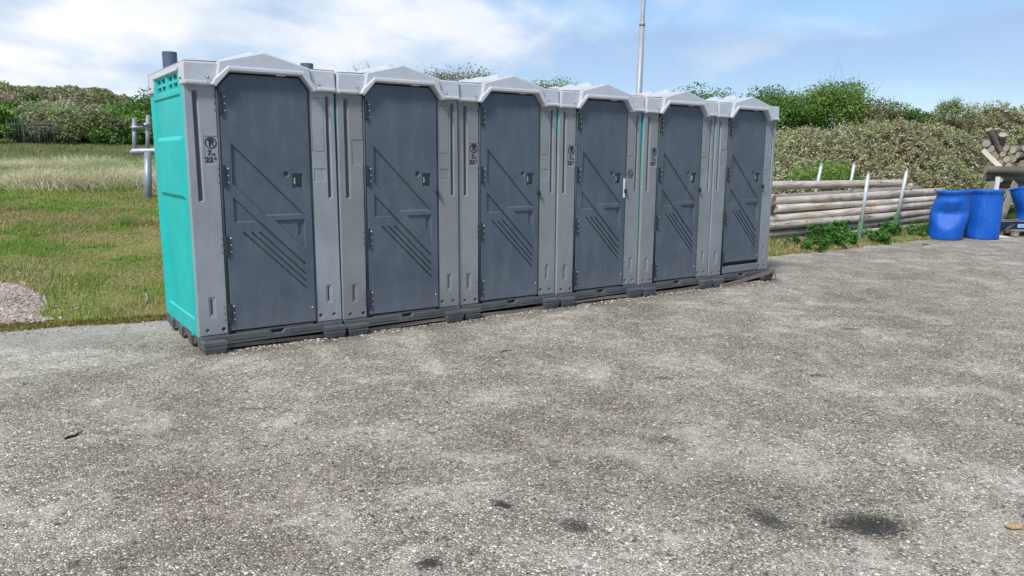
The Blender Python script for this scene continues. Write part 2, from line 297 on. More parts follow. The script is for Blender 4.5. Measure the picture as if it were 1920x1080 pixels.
def inset(poly, w):
    n = len(poly); out = []
    for i in range(n):
        p0, p, p1 = Vector(poly[i - 1]), Vector(poly[i]), Vector(poly[(i + 1) % n])
        a = (p - p0).normalized(); b = (p1 - p).normalized(); na = Vector((-a.y, a.x)); nb = Vector((-b.y, b.x))
        k = 1 + na.dot(nb); q = (na + nb) / max(k, 0.25); out.append((p.x + q.x * w, p.y + q.y * w))
    return out
def ccw(poly):
    a = sum(poly[i - 1][0] * poly[i][1] - poly[i][0] * poly[i - 1][1] for i in range(len(poly)))
    return list(poly) if a > 0 else list(reversed(poly))
def inside(p, poly):
    c = False; n = len(poly)
    for i in range(n):
        (x1, y1), (x2, y2) = poly[i - 1], poly[i]
        if (y1 > p[1]) != (y2 > p[1]) and p[0] < (x2 - x1) * (p[1] - y1) / (y2 - y1) + x1: c = not c
    return c
def plate(mb, fmap, outline, feats=(), T=0.03, ch=0.004, mi=0, d0=0.0):
    """moulded plate: outline with chamfered rim, thickness T, and recessed (+) or raised (-) polygonal features.
    feats: (poly, depth, wall_width, floor_material, subfeatures)"""
    outline = ccw(outline)
    def face_level(poly, fs, d, m):
        polys = [ccw(f[0]) for f in fs]; vs = list(poly); loops = [list(range(len(poly)))]
        for q in polys: loops.append(list(range(len(vs), len(vs) + len(q)))); vs += q
        edges = [(l[i - 1], l[i]) for l in loops for i in range(len(l))]
        V, E, Fc, *_ = delaunay_2d_cdt([Vector(v) for v in vs], edges, [], 1, 1e-5)
        keep = []
        for t in Fc:
            c = sum((V[i] for i in t), Vector((0, 0))) / len(t)
            if inside(c, poly) and not any(inside(c, q) for q in polys):
                a = V[t[0]]; b = V[t[1]]; e = V[t[2]]
                keep.append(tuple(t) if (b - a).cross(e - a) > 0 else tuple(reversed(t)))
        mb.add([fmap(v.x, v.y, d) for v in V], keep, m)
        for q, f in zip(polys, fs):
            _, dep, w, fm, *sub = f; qi = inset(q, w); n = len(q); fm = m if fm is None else fm
            mb.add([fmap(*p, d) for p in q] + [fmap(*p, d + dep) for p in qi], [(i, (i + 1) % n, n + (i + 1) % n, n + i) for i in range(n)], m)
            face_level(qi, sub[0] if sub else [], d + dep, fm)
    top = inset(outline, ch) if ch else outline; n = len(outline)
    if ch: mb.add([fmap(*p, d0 + ch) for p in outline] + [fmap(*p, d0) for p in top], [(i, (i + 1) % n, n + (i + 1) % n, n + i) for i in range(n)], mi)
    face_level(top, list(feats), d0, mi)
    if T: mb.add([fmap(*p, d0 + T) for p in outline] + [fmap(*p, d0 + ch) for p in outline], [(i, (i + 1) % n, n + (i + 1) % n, n + i) for i in range(n)], mi)
    return mb
def rect(x0, z0, x1, z1, r=0.0):
    if r <= 0: return [(x0, z0), (x1, z0), (x1, z1), (x0, z1)]
    o = []
    for cx_, cz, a in ((x1 - r, z0 + r, -90), (x1 - r, z1 - r, 0), (x0 + r, z1 - r, 90), (x0 + r, z0 + r, 180)):
        for k in (0, 30, 60, 90): q = math.radians(a + k); o.append((cx_ + r * math.cos(q), cz + r * math.sin(q)))
    return o
def circ(x, z, r, n=14): return [(x + r * math.cos(2 * math.pi * k / n), z + r * math.sin(2 * math.pi * k / n)) for k in range(n)]
def slot(x0, z0, x1, z1, w):
    a = Vector((x1 - x0, z1 - z0)).normalized(); n = Vector((-a.y, a.x)) * w / 2
    return [(x0 - n.x, z0 - n.y), (x0 - a.x * w * .5, z0 - a.y * w * .5), (x0 + n.x, z0 + n.y), (x1 + n.x, z1 + n.y), (x1 + a.x * w * .5, z1 + a.y * w * .5), (x1 - n.x, z1 - n.y)]
def text_mesh(body, size, bold=0.0):
    cu = bpy.data.curves.new('lettering', 'FONT'); cu.body = body; cu.size = size; cu.align_x = 'CENTER'; cu.align_y = 'CENTER'; cu.offset = bold; cu.extrude = 0.0008; cu.resolution_u = 3
    o = bpy.data.objects.new('lettering', cu); COL.objects.link(o)
    dg = bpy.context.evaluated_depsgraph_get(); dg.update()
    me = bpy.data.meshes.new_from_object(o.evaluated_get(dg)); v = [tuple(x.co) for x in me.vertices]; f = [tuple(p.vertices) for p in me.polygons]
    bpy.data.objects.remove(o); bpy.data.meshes.remove(me); bpy.data.curves.remove(cu); return v, f

# ------------------------------------------------------------------ ground
def sstep(a, b, x): t = np.clip((x - a) / (b - a), 0, 1); return t * t * (3 - 2 * t)
def vnoise(x, y, s, seed=0):
    x = np.asarray(x, float) * s + seed * 17.3; y = np.asarray(y, float) * s + seed * 7.1
    xi = np.floor(x); yi = np.floor(y); fx = x - xi; fy = y - yi; fx = fx * fx * (3 - 2 * fx); fy = fy * fy * (3 - 2 * fy)
    def h(a, b): q = np.sin(a * 127.1 + b * 311.7 + seed * 3.3) * 43758.5453; return q - np.floor(q)
    return (h(xi, yi) * (1 - fx) + h(xi + 1, yi) * fx) * (1 - fy) + (h(xi, yi + 1) * (1 - fx) + h(xi + 1, yi + 1) * fx) * fy
def fbm(x, y, s, seed=0): return vnoise(x, y, s, seed) * .55 + vnoise(x, y, s * 2.1, seed + 1) * .3 + vnoise(x, y, s * 4.3, seed + 2) * .15
def edge_y(x):     # where the slab ends and the turf begins
    x = np.asarray(x, float)
    return 1.40 - 0.22 * np.clip((x) , -8, 0.4) * (x < 0.4) - 0.22 * 0.4 * (x >= 0.4) + 0.10 * sstep(1, 3, x) + 0.05 * sstep(9, 14, x) + (vnoise(x, 0 * x, 1.3, 3) - .5) * 0.10 + (vnoise(x, 0 * x, 6, 4) - .5) * 0.06
def H(x, y):
    x = np.asarray(x, float); y = np.asarray(y, float); e = np.maximum(y - edge_y(x), 0)
    left = 0.087 * np.minimum(e, 8) * sstep(0, 1.5, e) + 0.056 * np.clip(e - 8, 0, 23) + 0.205 * np.clip(e - 32, 0, 14) + 0.03 * np.clip(e - 46, 0, 40)
    right = 0.03 * sstep(0, 0.8, e) + 0.06 * sstep(0.5, 2, e) + np.clip(0.85 + 4.2 * (np.arctan2(x + 1.24, y + 5.78) - 0.96) + 6 * np.clip(np.arctan2(x + 1.24, y + 5.78) - 1.13, 0, 1), 0.8, 3.0) * sstep(3.0, 6.0, e) + 0.035 * np.clip(e - 6.0, 0, 35)
    t = sstep(5.5, 10.5, x)
    bumps = (fbm(x, y, 0.6, 5) - .5) * 0.16 * sstep(0.3, 3, e) + (fbm(x, y, 0.12, 9) - .5) * 1.2 * sstep(20, 45, e)
    return left * (1 - t) + right * t + bumps + 0.022 * sstep(0.0, 0.12, e)

def grid_obj(name, xs, ys, zf, material):
    X, Y = np.meshgrid(xs, ys); Z = zf(X, Y); nx, ny = len(xs), len(ys)
    v = np.stack([X, Y, Z], -1).reshape(-1, 3)
    i = (np.arange(ny - 1)[:, None] * nx + np.arange(nx - 1)[None]).reshape(-1); q = np.stack([i, i + 1, i + nx + 1, i + nx], 1)
    return np_obj(name, v, q, material, smooth=True)
def np_obj(name, v, q, material, parent=None, smooth=False):
    me = bpy.data.meshes.new(name); me.vertices.add(len(v)); me.vertices.foreach_set('co', np.asarray(v, np.float32).ravel())
    k = q.shape[1]; me.loops.add(q.size); me.loops.foreach_set('vertex_index', q.astype(np.int32).ravel())
    me.polygons.add(len(q)); me.polygons.foreach_set('loop_start', (np.arange(len(q)) * k).astype(np.int32)); me.polygons.foreach_set('loop_total', np.full(len(q), k, np.int32))
    me.polygons.foreach_set('use_smooth', np.full(len(q), smooth)); me.update(calc_edges=True); me.materials.append(material)
    return link(name, me, parent)

def groundmat():
    m, nt, b = mat('turf_soil'); g = nt.nodes.new('ShaderNodeNewGeometry'); p = g.outputs['Position']
    c1 = ramp(nt, [(0.30, (0.14, 0.17, 0.045)), (0.43, (0.22, 0.23, 0.07)), (0.56, (0.28, 0.24, 0.10)), (0.72, (0.22, 0.27, 0.07))]); nt.links.new(noise(nt, p, 0.55, 6, 0.62), c1.inputs[0])
    c2 = ramp(nt, [(0.35, 0.55), (0.65, 1.35)]); nt.links.new(noise(nt, p, 24, 6, 0.75), c2.inputs[0]); c = mixc(nt, 1.0, c1.outputs[0], c2.outputs[0], 'MULTIPLY')
    # yellow moss fringe where the turf meets the slab
    s = nt.nodes.new('ShaderNodeSeparateXYZ'); nt.links.new(p, s.inputs[0])
    fr = math_(nt, 'ADD', math_(nt, 'ABSOLUTE', math_(nt, 'SUBTRACT', s.outputs['Y'], 1.5)), math_(nt, 'MULTIPLY', noise(nt, p, 4, 4), 0.3)); f = ramp(nt, [(0.20, 0.85), (0.42, 0.0)]); nt.links.new(fr, f.inputs[0])
    c = mixc(nt, f.outputs[0], c, (0.27, 0.21, 0.07))
    nt.links.new(c, b.inputs['Base Color']); b.inputs['Roughness'].default_value = 0.95; b.inputs['Specular IOR Level'].default_value = 0.1
    bump(nt, b, noise(nt, p, 30, 6, 0.7), 0.8, 0.03); return m
M['turf'] = groundmat()
def seg(a, b, s): return list(np.arange(a, b, s))
gx = np.array([-900, -400, -200, -100, -60] + seg(-40, -8, 2) + seg(-8, 36, 0.3) + seg(36, 70, 2) + [80, 100, 150, 250, 500, 1000])
gy = np.array([-900, -300, -60, -20, 0] + seg(0.9, 3, 0.06) + seg(3, 12, 0.3) + seg(12, 60, 0.7) + [62, 66, 72, 80, 95, 120, 200, 400, 900])
def gz(X, Y):
    z = H(X, np.minimum(Y, 75)); d = Y < edge_y(X) + 0.02
    return np.where(d, -0.06, z)
tag(grid_obj('ground', gx, gy, gz, M['turf']), 'grassy sloping ground behind the concrete slab', kind='structure')

def pavemat():
    m, nt, b = mat('exposed_aggregate_concrete'); g = nt.nodes.new('ShaderNodeNewGeometry'); p = g.outputs['Position']
    wn = nt.nodes.new('ShaderNodeTexNoise'); wn.inputs['Scale'].default_value = 60; nt.links.new(p, wn.inputs['Vector'])
    va = nt.nodes.new('ShaderNodeVectorMath'); va.operation = 'MULTIPLY_ADD'; nt.links.new(wn.outputs['Color'], va.inputs[0]); va.inputs[1].default_value = (0.010, 0.010, 0.0); nt.links.new(p, va.inputs[2])
    def layer(scale, stops):
        v = nt.nodes.new('ShaderNodeTexVoronoi'); v.inputs['Scale'].default_value = scale; v.inputs['Randomness'].default_value = 1; nt.links.new(va.outputs[0], v.inputs['Vector'])
        s = nt.nodes.new('ShaderNodeSeparateColor'); nt.links.new(v.outputs['Color'], s.inputs[0])
        r = ramp(nt, stops); nt.links.new(s.outputs[0], r.inputs[0]); return v, s, r.outputs[0]
    stops = [(0.0, (0.07, 0.068, 0.065)), (0.12, (0.15, 0.14, 0.125)), (0.32, (0.27, 0.25, 0.215)), (0.52, (0.37, 0.34, 0.285)), (0.68, (0.32, 0.245, 0.175)), (0.76, (0.45, 0.42, 0.365)), (0.90, (0.62, 0.595, 0.53)), (1.0, (0.76, 0.74, 0.68))]
    v1, s1, c1 = layer(74, stops); v2, s2, c2 = layer(140, stops)
    pick = ramp(nt, [(0.45, 0.0), (0.55, 1.0)]); nt.links.new(noise(nt, p, 22, 3), pick.inputs[0]); peb = mixc(nt, pick.outputs[0], c1, c2)
    # cement matrix showing between and over the pebbles
    e1 = nt.nodes.new('ShaderNodeTexVoronoi'); e1.feature = 'DISTANCE_TO_EDGE'; e1.inputs['Scale'].default_value = 74; nt.links.new(va.outputs[0], e1.inputs['Vector'])
    big = noise(nt, p, 0.55, 5, 0.6, 0.4); big2 = noise(nt, p, 1.9, 6, 0.68, 0.6); mid = noise(nt, p, 7.5, 6, 0.7)
    lay = math_(nt, 'ADD', math_(nt, 'MULTIPLY', big2, 0.5), math_(nt, 'ADD', math_(nt, 'MULTIPLY', mid, 0.3), math_(nt, 'MULTIPLY', noise(nt, p, 70, 3, 0.7), 0.2)))
    cem = ramp(nt, [(0.50, 0.0), (0.58, 0.42), (0.66, 0.75)]); nt.links.new(lay, cem.inputs[0])
    gap = ramp(nt, [(0.0, 1.0), (0.13, 0.0)]); nt.links.new(e1.outputs['Distance'], gap.inputs[0])
    c = mixc(nt, math_(nt, 'MULTIPLY', gap.outputs[0], 0.75), peb, (0.10, 0.094, 0.083))
    cc_ = ramp(nt, [(0.3, (0.34, 0.325, 0.295)), (0.7, (0.46, 0.445, 0.415))]); nt.links.new(mid, cc_.inputs[0]); c = mixc(nt, cem.outputs[0], c, cc_.outputs[0])
    # broad tone: browner in the middle of the yard, greyer and darker towards the right, wear patches
    tone = ramp(nt, [(0.36, (0.97, 0.92, 0.86)), (0.5, (1.13, 1.11, 1.06)), (0.64, (1.24, 1.23, 1.20))]); nt.links.new(big, tone.inputs[0]); c = mixc(nt, 1.0, c, tone.outputs[0], 'MULTIPLY')
    t2 = ramp(nt, [(0.35, 0.84), (0.5, 1.02), (0.66, 1.16)]); nt.links.new(big2, t2.inputs[0]); c = mixc(nt, 1.0, c, t2.outputs[0], 'MULTIPLY')
    # pale lime-bloomed strip along the turf edge, left
    s = nt.nodes.new('ShaderNodeSeparateXYZ'); nt.links.new(p, s.inputs[0])
    pb = math_(nt, 'MULTIPLY', math_(nt, 'MULTIPLY_ADD', s.outputs['X'], -1.0, 1.0, clamp=True), math_(nt, 'MULTIPLY_ADD', math_(nt, 'ADD', s.outputs['Y'], mid), 1.1, -1.0, clamp=True)); c = mixc(nt, math_(nt, 'MULTIPLY', pb, 0.55), c, (0.46, 0.45, 0.43))
    # dark damp and mossy spots: (x, y, radius x, radius y, depth)
    spots = [(1.60, -4.30, 0.17, 0.06, 1.0, 0.1), (1.30, -4.04, 0.11, 0.035, .8, -.9), (-0.02, -3.55, 0.055, 0.025, .95, 0.3), (0.61, -3.63, 0.075, 0.03, .85, -.6), (0.47, -3.31, 0.05, 0.018, .95, -.7), (5.0, -2.2, 0.10, 0.03, .6, 0), (3.4, -2.9, 0.08, 0.025, .6, 0.4), (2.45, -2.35, .07, .02, .6, 0), (1.6, -3.15, .08, .03, .5, 0.5)]
    tot = None; wob = math_(nt, 'MULTIPLY', math_(nt, 'SUBTRACT', noise(nt, p, 52, 5, 0.85), 0.5), 3.0)
    for (x, y, rx, ry, k, a) in spots:
        mp = nt.nodes.new('ShaderNodeMapping'); mp.vector_type = 'TEXTURE'; mp.inputs['Location'].default_value = (x, y, 0); mp.inputs['Rotation'].default_value = (0, 0, a - 0.6); mp.inputs['Scale'].default_value = (rx * 1.25, ry * 2.3, 1.0); nt.links.new(p, mp.inputs[0])
        ln = nt.nodes.new('ShaderNodeVectorMath'); ln.operation = 'LENGTH'; nt.links.new(mp.outputs[0], ln.inputs[0])
        d = math_(nt, 'ADD', ln.outputs['Value'], wob); f = ramp(nt, [(0.45, k * .92), (1.05, 0.0)]); nt.links.new(d, f.inputs[0])
        tot = f.outputs[0] if tot is None else math_(nt, 'MAXIMUM', tot, f.outputs[0])
    c = mixc(nt, tot, c, (0.035, 0.037, 0.033))
    wc = ramp(nt, [(0.38, (1.00, 0.97, 0.92)), (0.52, (1.12, 1.10, 1.06)), (0.66, (1.22, 1.20, 1.14))]); nt.links.new(noise(nt, p, 1.1, 7, 0.7, 0.8), wc.inputs[0]); c = mixc(nt, 1.0, c, wc.outputs[0], 'MULTIPLY')
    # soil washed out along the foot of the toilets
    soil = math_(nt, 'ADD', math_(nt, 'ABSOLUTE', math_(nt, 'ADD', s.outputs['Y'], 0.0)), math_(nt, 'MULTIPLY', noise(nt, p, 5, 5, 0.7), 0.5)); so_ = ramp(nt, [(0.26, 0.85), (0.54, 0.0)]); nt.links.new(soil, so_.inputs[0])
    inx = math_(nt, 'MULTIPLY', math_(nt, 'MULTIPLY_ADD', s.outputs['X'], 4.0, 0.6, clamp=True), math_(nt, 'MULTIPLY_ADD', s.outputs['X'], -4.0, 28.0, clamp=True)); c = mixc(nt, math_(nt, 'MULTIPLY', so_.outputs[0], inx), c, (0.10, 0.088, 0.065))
    nt.links.new(c, b.inputs['Base Color']); b.inputs['Roughness'].default_value = 0.9; b.inputs['Specular IOR Level'].default_value = 0.15
    hgt = math_(nt, 'MULTIPLY', math_(nt, 'MINIMUM', e1.outputs['Distance'], 0.3), math_(nt, 'SUBTRACT', 1.0, math_(nt, 'MULTIPLY', cem.outputs[0], 0.8)))
    bump(nt, b, math_(nt, 'ADD', math_(nt, 'MULTIPLY', hgt, 2.4), math_(nt, 'ADD', math_(nt, 'MULTIPLY', mid, 0.5), math_(nt, 'MULTIPLY', s1.outputs[1], .6))), 0.9, 0.007)
    return m
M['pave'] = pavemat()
mb = MB(); xs = seg(-30, -6, 2) + seg(-6, 22, 0.08) + seg(22, 60, 2)
ey = edge_y(np.array(xs)); n = len(xs)
mb.add([(x, -40, 0) for x in xs] + [(x, float(y), 0.0) for x, y in zip(xs, ey)] + [(x, float(y) + .01, -0.12) for x, y in zip(xs, ey)], [(i, i + 1, n + i + 1, n + i) for i in range(n - 1)] + [(n + i, n + i + 1, 2 * n + i + 1, 2 * n + i) for i in range(n - 1)])
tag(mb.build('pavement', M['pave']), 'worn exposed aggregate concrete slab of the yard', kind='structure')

# ------------------------------------------------------------------ the portable toilets
HW, DP = 0.5635, 1.20        # half width, depth
front = lambda x, z, d: (x, d, z)
leftm = lambda u, z, d: (-HW + 0.005 + d, -u, z)
rightm = lambda u, z, d: (HW - 0.005 - d, u, z)
backm = lambda u, z, d: (-u, DP - d, z)

def lettering(mb, body, size, cx_, cz, y, bold=0.0, mi=0):
    v, f = text_mesh(body, size, bold); mb.add([(cx_ + a, y - c, cz + b) for a, b, c in v], [tuple(reversed(q)) for q in f] if False else f, mi)

def make_toilet():
    t = empty('portable_toilet')
    # base: skid tray with notch, side rails
    mb = MB()
    plate(mb, lambda x, z, d: (x, d - 0.035, z), [(-0.545, 0.055), (0.55, 0.055), (0.55, 0.122), (0.075, 0.122), (0.05, 0.094), (-0.02, 0.094), (-0.045, 0.124), (-0.545, 0.124)], [(rect(-0.34, 0.068, -0.07, 0.082), 0.006, 0.003, None), (rect(0.12, 0.068, 0.36, 0.082), 0.006, 0.003, None)], 0.06, 0.005)
    mb.box((-0.553, 0.026, 0.06), (0.553, DP - 0.01, 0.122)); mb.box((-0.30, -0.012, 0.122), (0.31, 0.022, 0.136))
    mb.box((-0.548, -0.028, 0.122), (-0.352, 0.0, 0.1285)); mb.box((0.352, -0.028, 0.122), (0.552, 0.0, 0.1285))
    for y in (0.22, 0.55, 0.88): mb.box((-0.572, y, 0.03), (-0.553, y + 0.12, 0.10)); mb.box((0.553, y, 0.03), (0.572, y + 0.12, 0.10))
    mb.build('base', M['base'], t)
    def foot(x0, x1, y0, y1, dy):
        m = MB()
        def ring(i, z): return [(x0 + i, y0 + i * (1 if dy < 0 else .3), z), (x1 - i, y0 + i * (1 if dy < 0 else .3), z), (x1 - i, y1 - i * .3, z), (x0 + i, y1 - i * .3, z)]
        rs = [ring(0.022, 0.0), ring(0.010, 0.012), ring(0.0, 0.052), ring(0.004, 0.058), ring(0.004, 0.064), ring(-0.002, 0.07), ring(-0.002, 0.094), ring(0.008, 0.103)]
        vs = [p for r in rs for p in r]; fs = [(4 * i + k, 4 * i + (k + 1) % 4, 4 * i + 4 + (k + 1) % 4, 4 * i + 4 + k) for i in range(len(rs) - 1) for k in range(4)] + [(3, 2, 1, 0), tuple(4 * (len(rs) - 1) + k for k in range(4))]
        m.add(vs, fs); return m
    foot(-0.552, -0.385, -0.095, 0.12, -1).build('foot', M['base'], t); foot(0.385, 0.552, -0.095, 0.12, -1).build('foot', M['base'], t)
    foot(-0.552, -0.385, 1.08, 1.24, 1).build('foot', M['base'], t); foot(0.385, 0.552, 1.08, 1.24, 1).build('foot', M['base'], t)
    # inner box so nothing shows through
    mb = MB(); mb.box((-0.50, 0.10, 0.125), (0.50, DP - 0.05, 1.93)); mb.build('tank_liner', M['black'], t)
    # front pillars
    mb = MB()
    plate(mb, front, [(-HW, 0.128), (-0.346, 0.128), (-0.336, 1.985), (-HW + .006, 1.985)], [
        (rect(-0.504, 1.127, -0.460, 1.92), 0.018, 0.009, 1), (rect(-0.443, 1.398, -0.345, 1.60), 0.004, 0.003, None), (rect(-0.48, 0.268, -0.43, 0.422), 0.006, 0.004, None, [(rect(-0.466, 0.285, -0.446, 0.405), 0.012, 0.004, 1)]),
        (circ(-0.498, 0.17, 0.017), 0.010, 0.003, 2), (circ(-0.381, 0.168, 0.017), 0.012, 0.003, 3)], 0.022, 0.008)
    mb.build('left_pillar', [M['pillar'], M['slot'], M['plug'], M['rust']], t)
    mb = MB()
    plate(mb, front, [(0.350, 0.128), (HW, 0.128), (HW - .006, 1.985), (0.356, 1.985)], [
        (rect(0.480, 1.127, 0.520, 1.925), 0.018, 0.009, 1), (rect(0.364, 1.49, 0.472, 1.906, 0.012), 0.006, 0.004, None, [(rect(0.372, 1.498, 0.464, 1.898, 0.010), -0.005, 0.003, None)]),
        (rect(0.370, 1.262, 0.464, 1.364), 0.004, 0.003, None), (rect(0.434, 0.28, 0.482, 0.43), 0.006, 0.004, None, [(rect(0.448, 0.296, 0.468, 0.414), 0.012, 0.004, 1)]),
        (circ(0.382, 0.184, 0.017), 0.012, 0.003, 3), (circ(0.495, 0.181, 0.017), 0.010, 0.003, 2)], 0.022, 0.008)
    mb.build('right_pillar', [M['pillar'], M['slot'], M['plug'], M['rust']], t)
    # dark door frame set back between the pillars
    mb = MB(); plate(mb, lambda x, z, d: (x, d + 0.026, z), [(-0.345, 0.125), (0.352, 0.125), (0.356, 2.08), (-0.338, 2.08)], [], 0.03, 0.0); mb.build('door_frame', M['black'], t)
    mb = MB(); mb.tube([(-0.340, -0.006, 0.14), (-0.332, -0.006, 1.955)], 0.009, 8); mb.box((0.338, -0.004, 0.135), (0.349, 0.02, 1.96)); mb.build('door_jamb', M['base'], t)
    # door
    mb = MB()
    F3 = [(slot(-0.079, 0.887, 0.270, 0.534, 0.014), 0.012, 0.004, 1), (slot(-0.137, 0.886, 0.270, 0.477, 0.014), 0.012, 0.004, 1), (slot(-0.197, 0.889, 0.271, 0.420, 0.014), 0.012, 0.004, 1)]
    feats = F3 + [
        ([(-0.256, 1.553), (-0.262, 1.251), (-0.030, 1.008), (0.280, 1.006)], 0.016, 0.010, None),
        ([(-0.262, 1.158), (-0.262, 0.968), (-0.103, 0.967), (0.276, 0.592), (0.276, 0.618)], 0.014, 0.008, None),
        ([(0.040, 0.973), (0.278, 0.728), (0.278, 0.973)], 0.013, 0.008, None, [(rect(0.222, 0.842, 0.264, 0.948), 0.010, 0.004, 1)]),
        (circ(0.145, 1.321, 0.025, 18), 0.006, 0.005, None, [(circ(0.145, 1.321, 0.0165, 14), 0.012, 0.002, 1)]),
        (rect(0.190, 1.212, 0.273, 1.327, 0.006), 0.020, 0.006, None)]
    plate(mb, lambda x, z, d: (x, d - 0.012, z), [(-0.331, 0.148), (0.337, 0.143), (0.337, 1.955), (0.272, 2.043), (-0.236, 2.043), (-0.322, 1.955)], feats, 0.03, 0.006)
    door = mb.build('door', [M['door'], M['slot']], t)
    for x, z in ((-0.316, 1.832), (-0.318, 1.315), (-0.327, 0.802), (-0.332, 0.286)):
        m = MB(); m.box((x - 0.012, -0.030, z - 0.075), (x + 0.012, -0.004, z + 0.075), 0, 0.004)
        for k in (-1, 0, 1): m.box((x - 0.016, -0.024, z + k * 0.05 - 0.009), (x + 0.016, -0.0115, z + k * 0.05 + 0.009), 0)
        for k in (-1, 0, 1):
            m.lathe([(0.0001, 0.005), (0.0055, 0.004), (0.007, 0.0)], 8, 1)
            q = 8 * 3; m.v[-q:] = [(v[0] + x + 0.031, -0.0118 - v[2], v[1] + z + k * 0.05) for v in m.v[-q:]]
            m.lathe([(0.0001, 0.003), (0.006, 0.0)], 8, 2); q = 16; m.v[-q:] = [(v[0] + x - 0.034, -0.0015 - v[2], v[1] + z + k * 0.05) for v in m.v[-q:]]
        m.build('hinge', [M['hinge'], M['steel'], M['plug']], door)
    # lock: green indicator in the recess, slide knob
    m = MB(); m.box((0.2010, -0.002, 1.242), (0.2195, 0.0065, 1.298), 0, 0.002)
    m.box((0.205, -0.0035, 1.279), (0.213, -0.0022, 1.289), 1); m.box((0.2035, -0.0035, 1.252), (0.2065, -0.0022, 1.272), 1); m.box((0.209, -0.0035, 1.264), (0.2175, -0.0022, 1.268), 1); m.box((0.209, -0.0035, 1.250), (0.213, -0.0022, 1.260), 1)
    m.build('lock_indicator', [M['green'], M['white']], door)
    m = MB(); m.box((0.228, -0.006, 1.232), (0.256, 0.0065, 1.305), 0, 0.003); m.build('lock_slide', M['hinge'], door)
    m = MB()
    m.lathe([(0.0001, 0.004), (0.0045, 0.003), (0.006, 0.0)], 8); m.v[-24:] = [(v[0] + 0.308, -0.0135 - v[2], v[1] + 0.262) for v in m.v[-24:]]; m.build('screw', M['steel'], door)
    # door closer seen in the gap above
    mb = MB(); mb.box((0.10, -0.020, 2.049), (0.17, -0.006, 2.058)); mb.build('door_closer', M['steel'], t)
    # teal walls, each with vents, arm bulge and framed lower panel
    vents = []
    for u0 in (-0.93, -0.52):
        vents.append((rect(u0, 1.925, u0 + 0.37, 2.062, 0.012), 0.008, 0.006, None,
            [(rect(u0 + 0.035 + i * 0.165, 1.948 + j * 0.056, u0 + 0.155 + i * 0.165, 1.982 + j * 0.056), 0.018, 0.002, 1) for i in (0, 1) for j in (0, 1)]))
    body = vents + [([(-1.03, 0.235), (-0.115, 0.235), (-0.10, 1.895), (-1.05, 1.895)], 0.012, 0.012, None, [
        ([(-1.005, 1.135), (-0.14, 1.135), (-0.125, 1.60), (-1.02, 1.60)], -0.022, 0.03, None)])]
    def wall(fm, nm):
        m = MB(); plate(m, fm, [(-DP + 0.004, 0.112), (-0.004, 0.112), (-0.004, 2.075), (-DP + 0.004, 2.075)], body, 0.030, 0.008)
        o = m.build(nm, [M['teal'], M['slot']], t)
        for v in vents:
            for q in v[4]:
                x0 = q[0][0][0]; z0 = q[0][0][1]
                lv = MB(); lv.add([fm(x0 + .005, z0 + .008, 0.025), fm(x0 + .112, z0 + .008, 0.025), fm(x0 + .112, z0 + .026, 0.018), fm(x0 + .005, z0 + .026, 0.018)], [(0, 1, 2, 3)]); lv.build('louvre', M['lid'], o)
        for u in (-1.0, -0.62, -0.25):
            c = MB(); c.add([fm(u, 0.10, -0.002), fm(u + .045, 0.10, -0.002), fm(u + .045, 0.165, -0.002), fm(u, 0.165, -0.002), fm(u, 0.10, 0.006), fm(u + .045, 0.10, 0.006), fm(u + .045, 0.165, 0.006), fm(u, 0.165, 0.006)], [(0, 1, 2, 3), (4, 5, 1, 0), (5, 6, 2, 1), (6, 7, 3, 2), (7, 4, 0, 3)])
            c.build('clip', M['teal'], o)
    wall(leftm, 'left_wall')
    wall(lambda u, z, d: (HW - d, -u, z) if False else rightm(u + DP, z, d), 'right_wall')
    m = MB(); plate(m, backm, [(-HW + .01, 0.115), (HW - .01, 0.115), (HW - .01, 2.0), (-HW + .01, 2.0)], [([(-0.45, 0.25), (0.45, 0.25), (0.45, 1.85), (-0.45, 1.85)], 0.012, 0.012, None)], 0.04, 0.008); m.build('back_wall', M['teal'], t)
    # roof: fascias, raised rim round the door arch, gabled ribbed top
    mb = MB()
    arch = [(-0.338, 1.958), (-0.245, 2.056), (0.282, 2.056), (0.360, 1.955)]
    fas = [(-0.564, 1.957)] + [(-0.40, 1.950)] + arch + [(0.41, 1.950), (0.564, 1.957), (0.556, 2.112), (0.345, 2.114), (0.0, 2.203), (-0.322, 2.122), (-0.330, 2.114), (-0.556, 2.112)]
    plate(mb, lambda x, z, d: (x, d - 0.030, z), fas, [], 0.055, 0.010)
    cen = [(-0.338, 1.948), (-0.330, 1.966), (-0.250, 2.064), (0.284, 2.062), (0.352, 1.964), (0.362, 1.945), (0.385, 1.955), (0.362, 2.02), (0.344, 2.117), (0.0, 2.206), (-0.320, 2.125), (-0.340, 2.02), (-0.362, 1.955)]
    plate(mb, lambda x, z, d: (x, d - 0.058, z), cen, [], 0.04, 0.010)
    rim = [(-0.348, 1.945), (-0.334, 1.962), (-0.247, 2.058), (0.283, 2.058), (0.357, 1.960), (0.370, 1.942), (0.398, 1.960), (0.382, 1.990), (0.298, 2.089), (-0.258, 2.090), (-0.362, 1.995), (-0.380, 1.958)]
    plate(mb, lambda x, z, d: (x, d - 0.074, z), rim, [], 0.03, 0.007)
    for a, b in ((-0.552, -0.40), (0.41, 0.556)): plate(mb, lambda x, z, d: (x, d - 0.044, z), [(a, 1.958), (b, 1.956), (b, 1.980), (a, 1.982)], [], 0.02, 0.005)
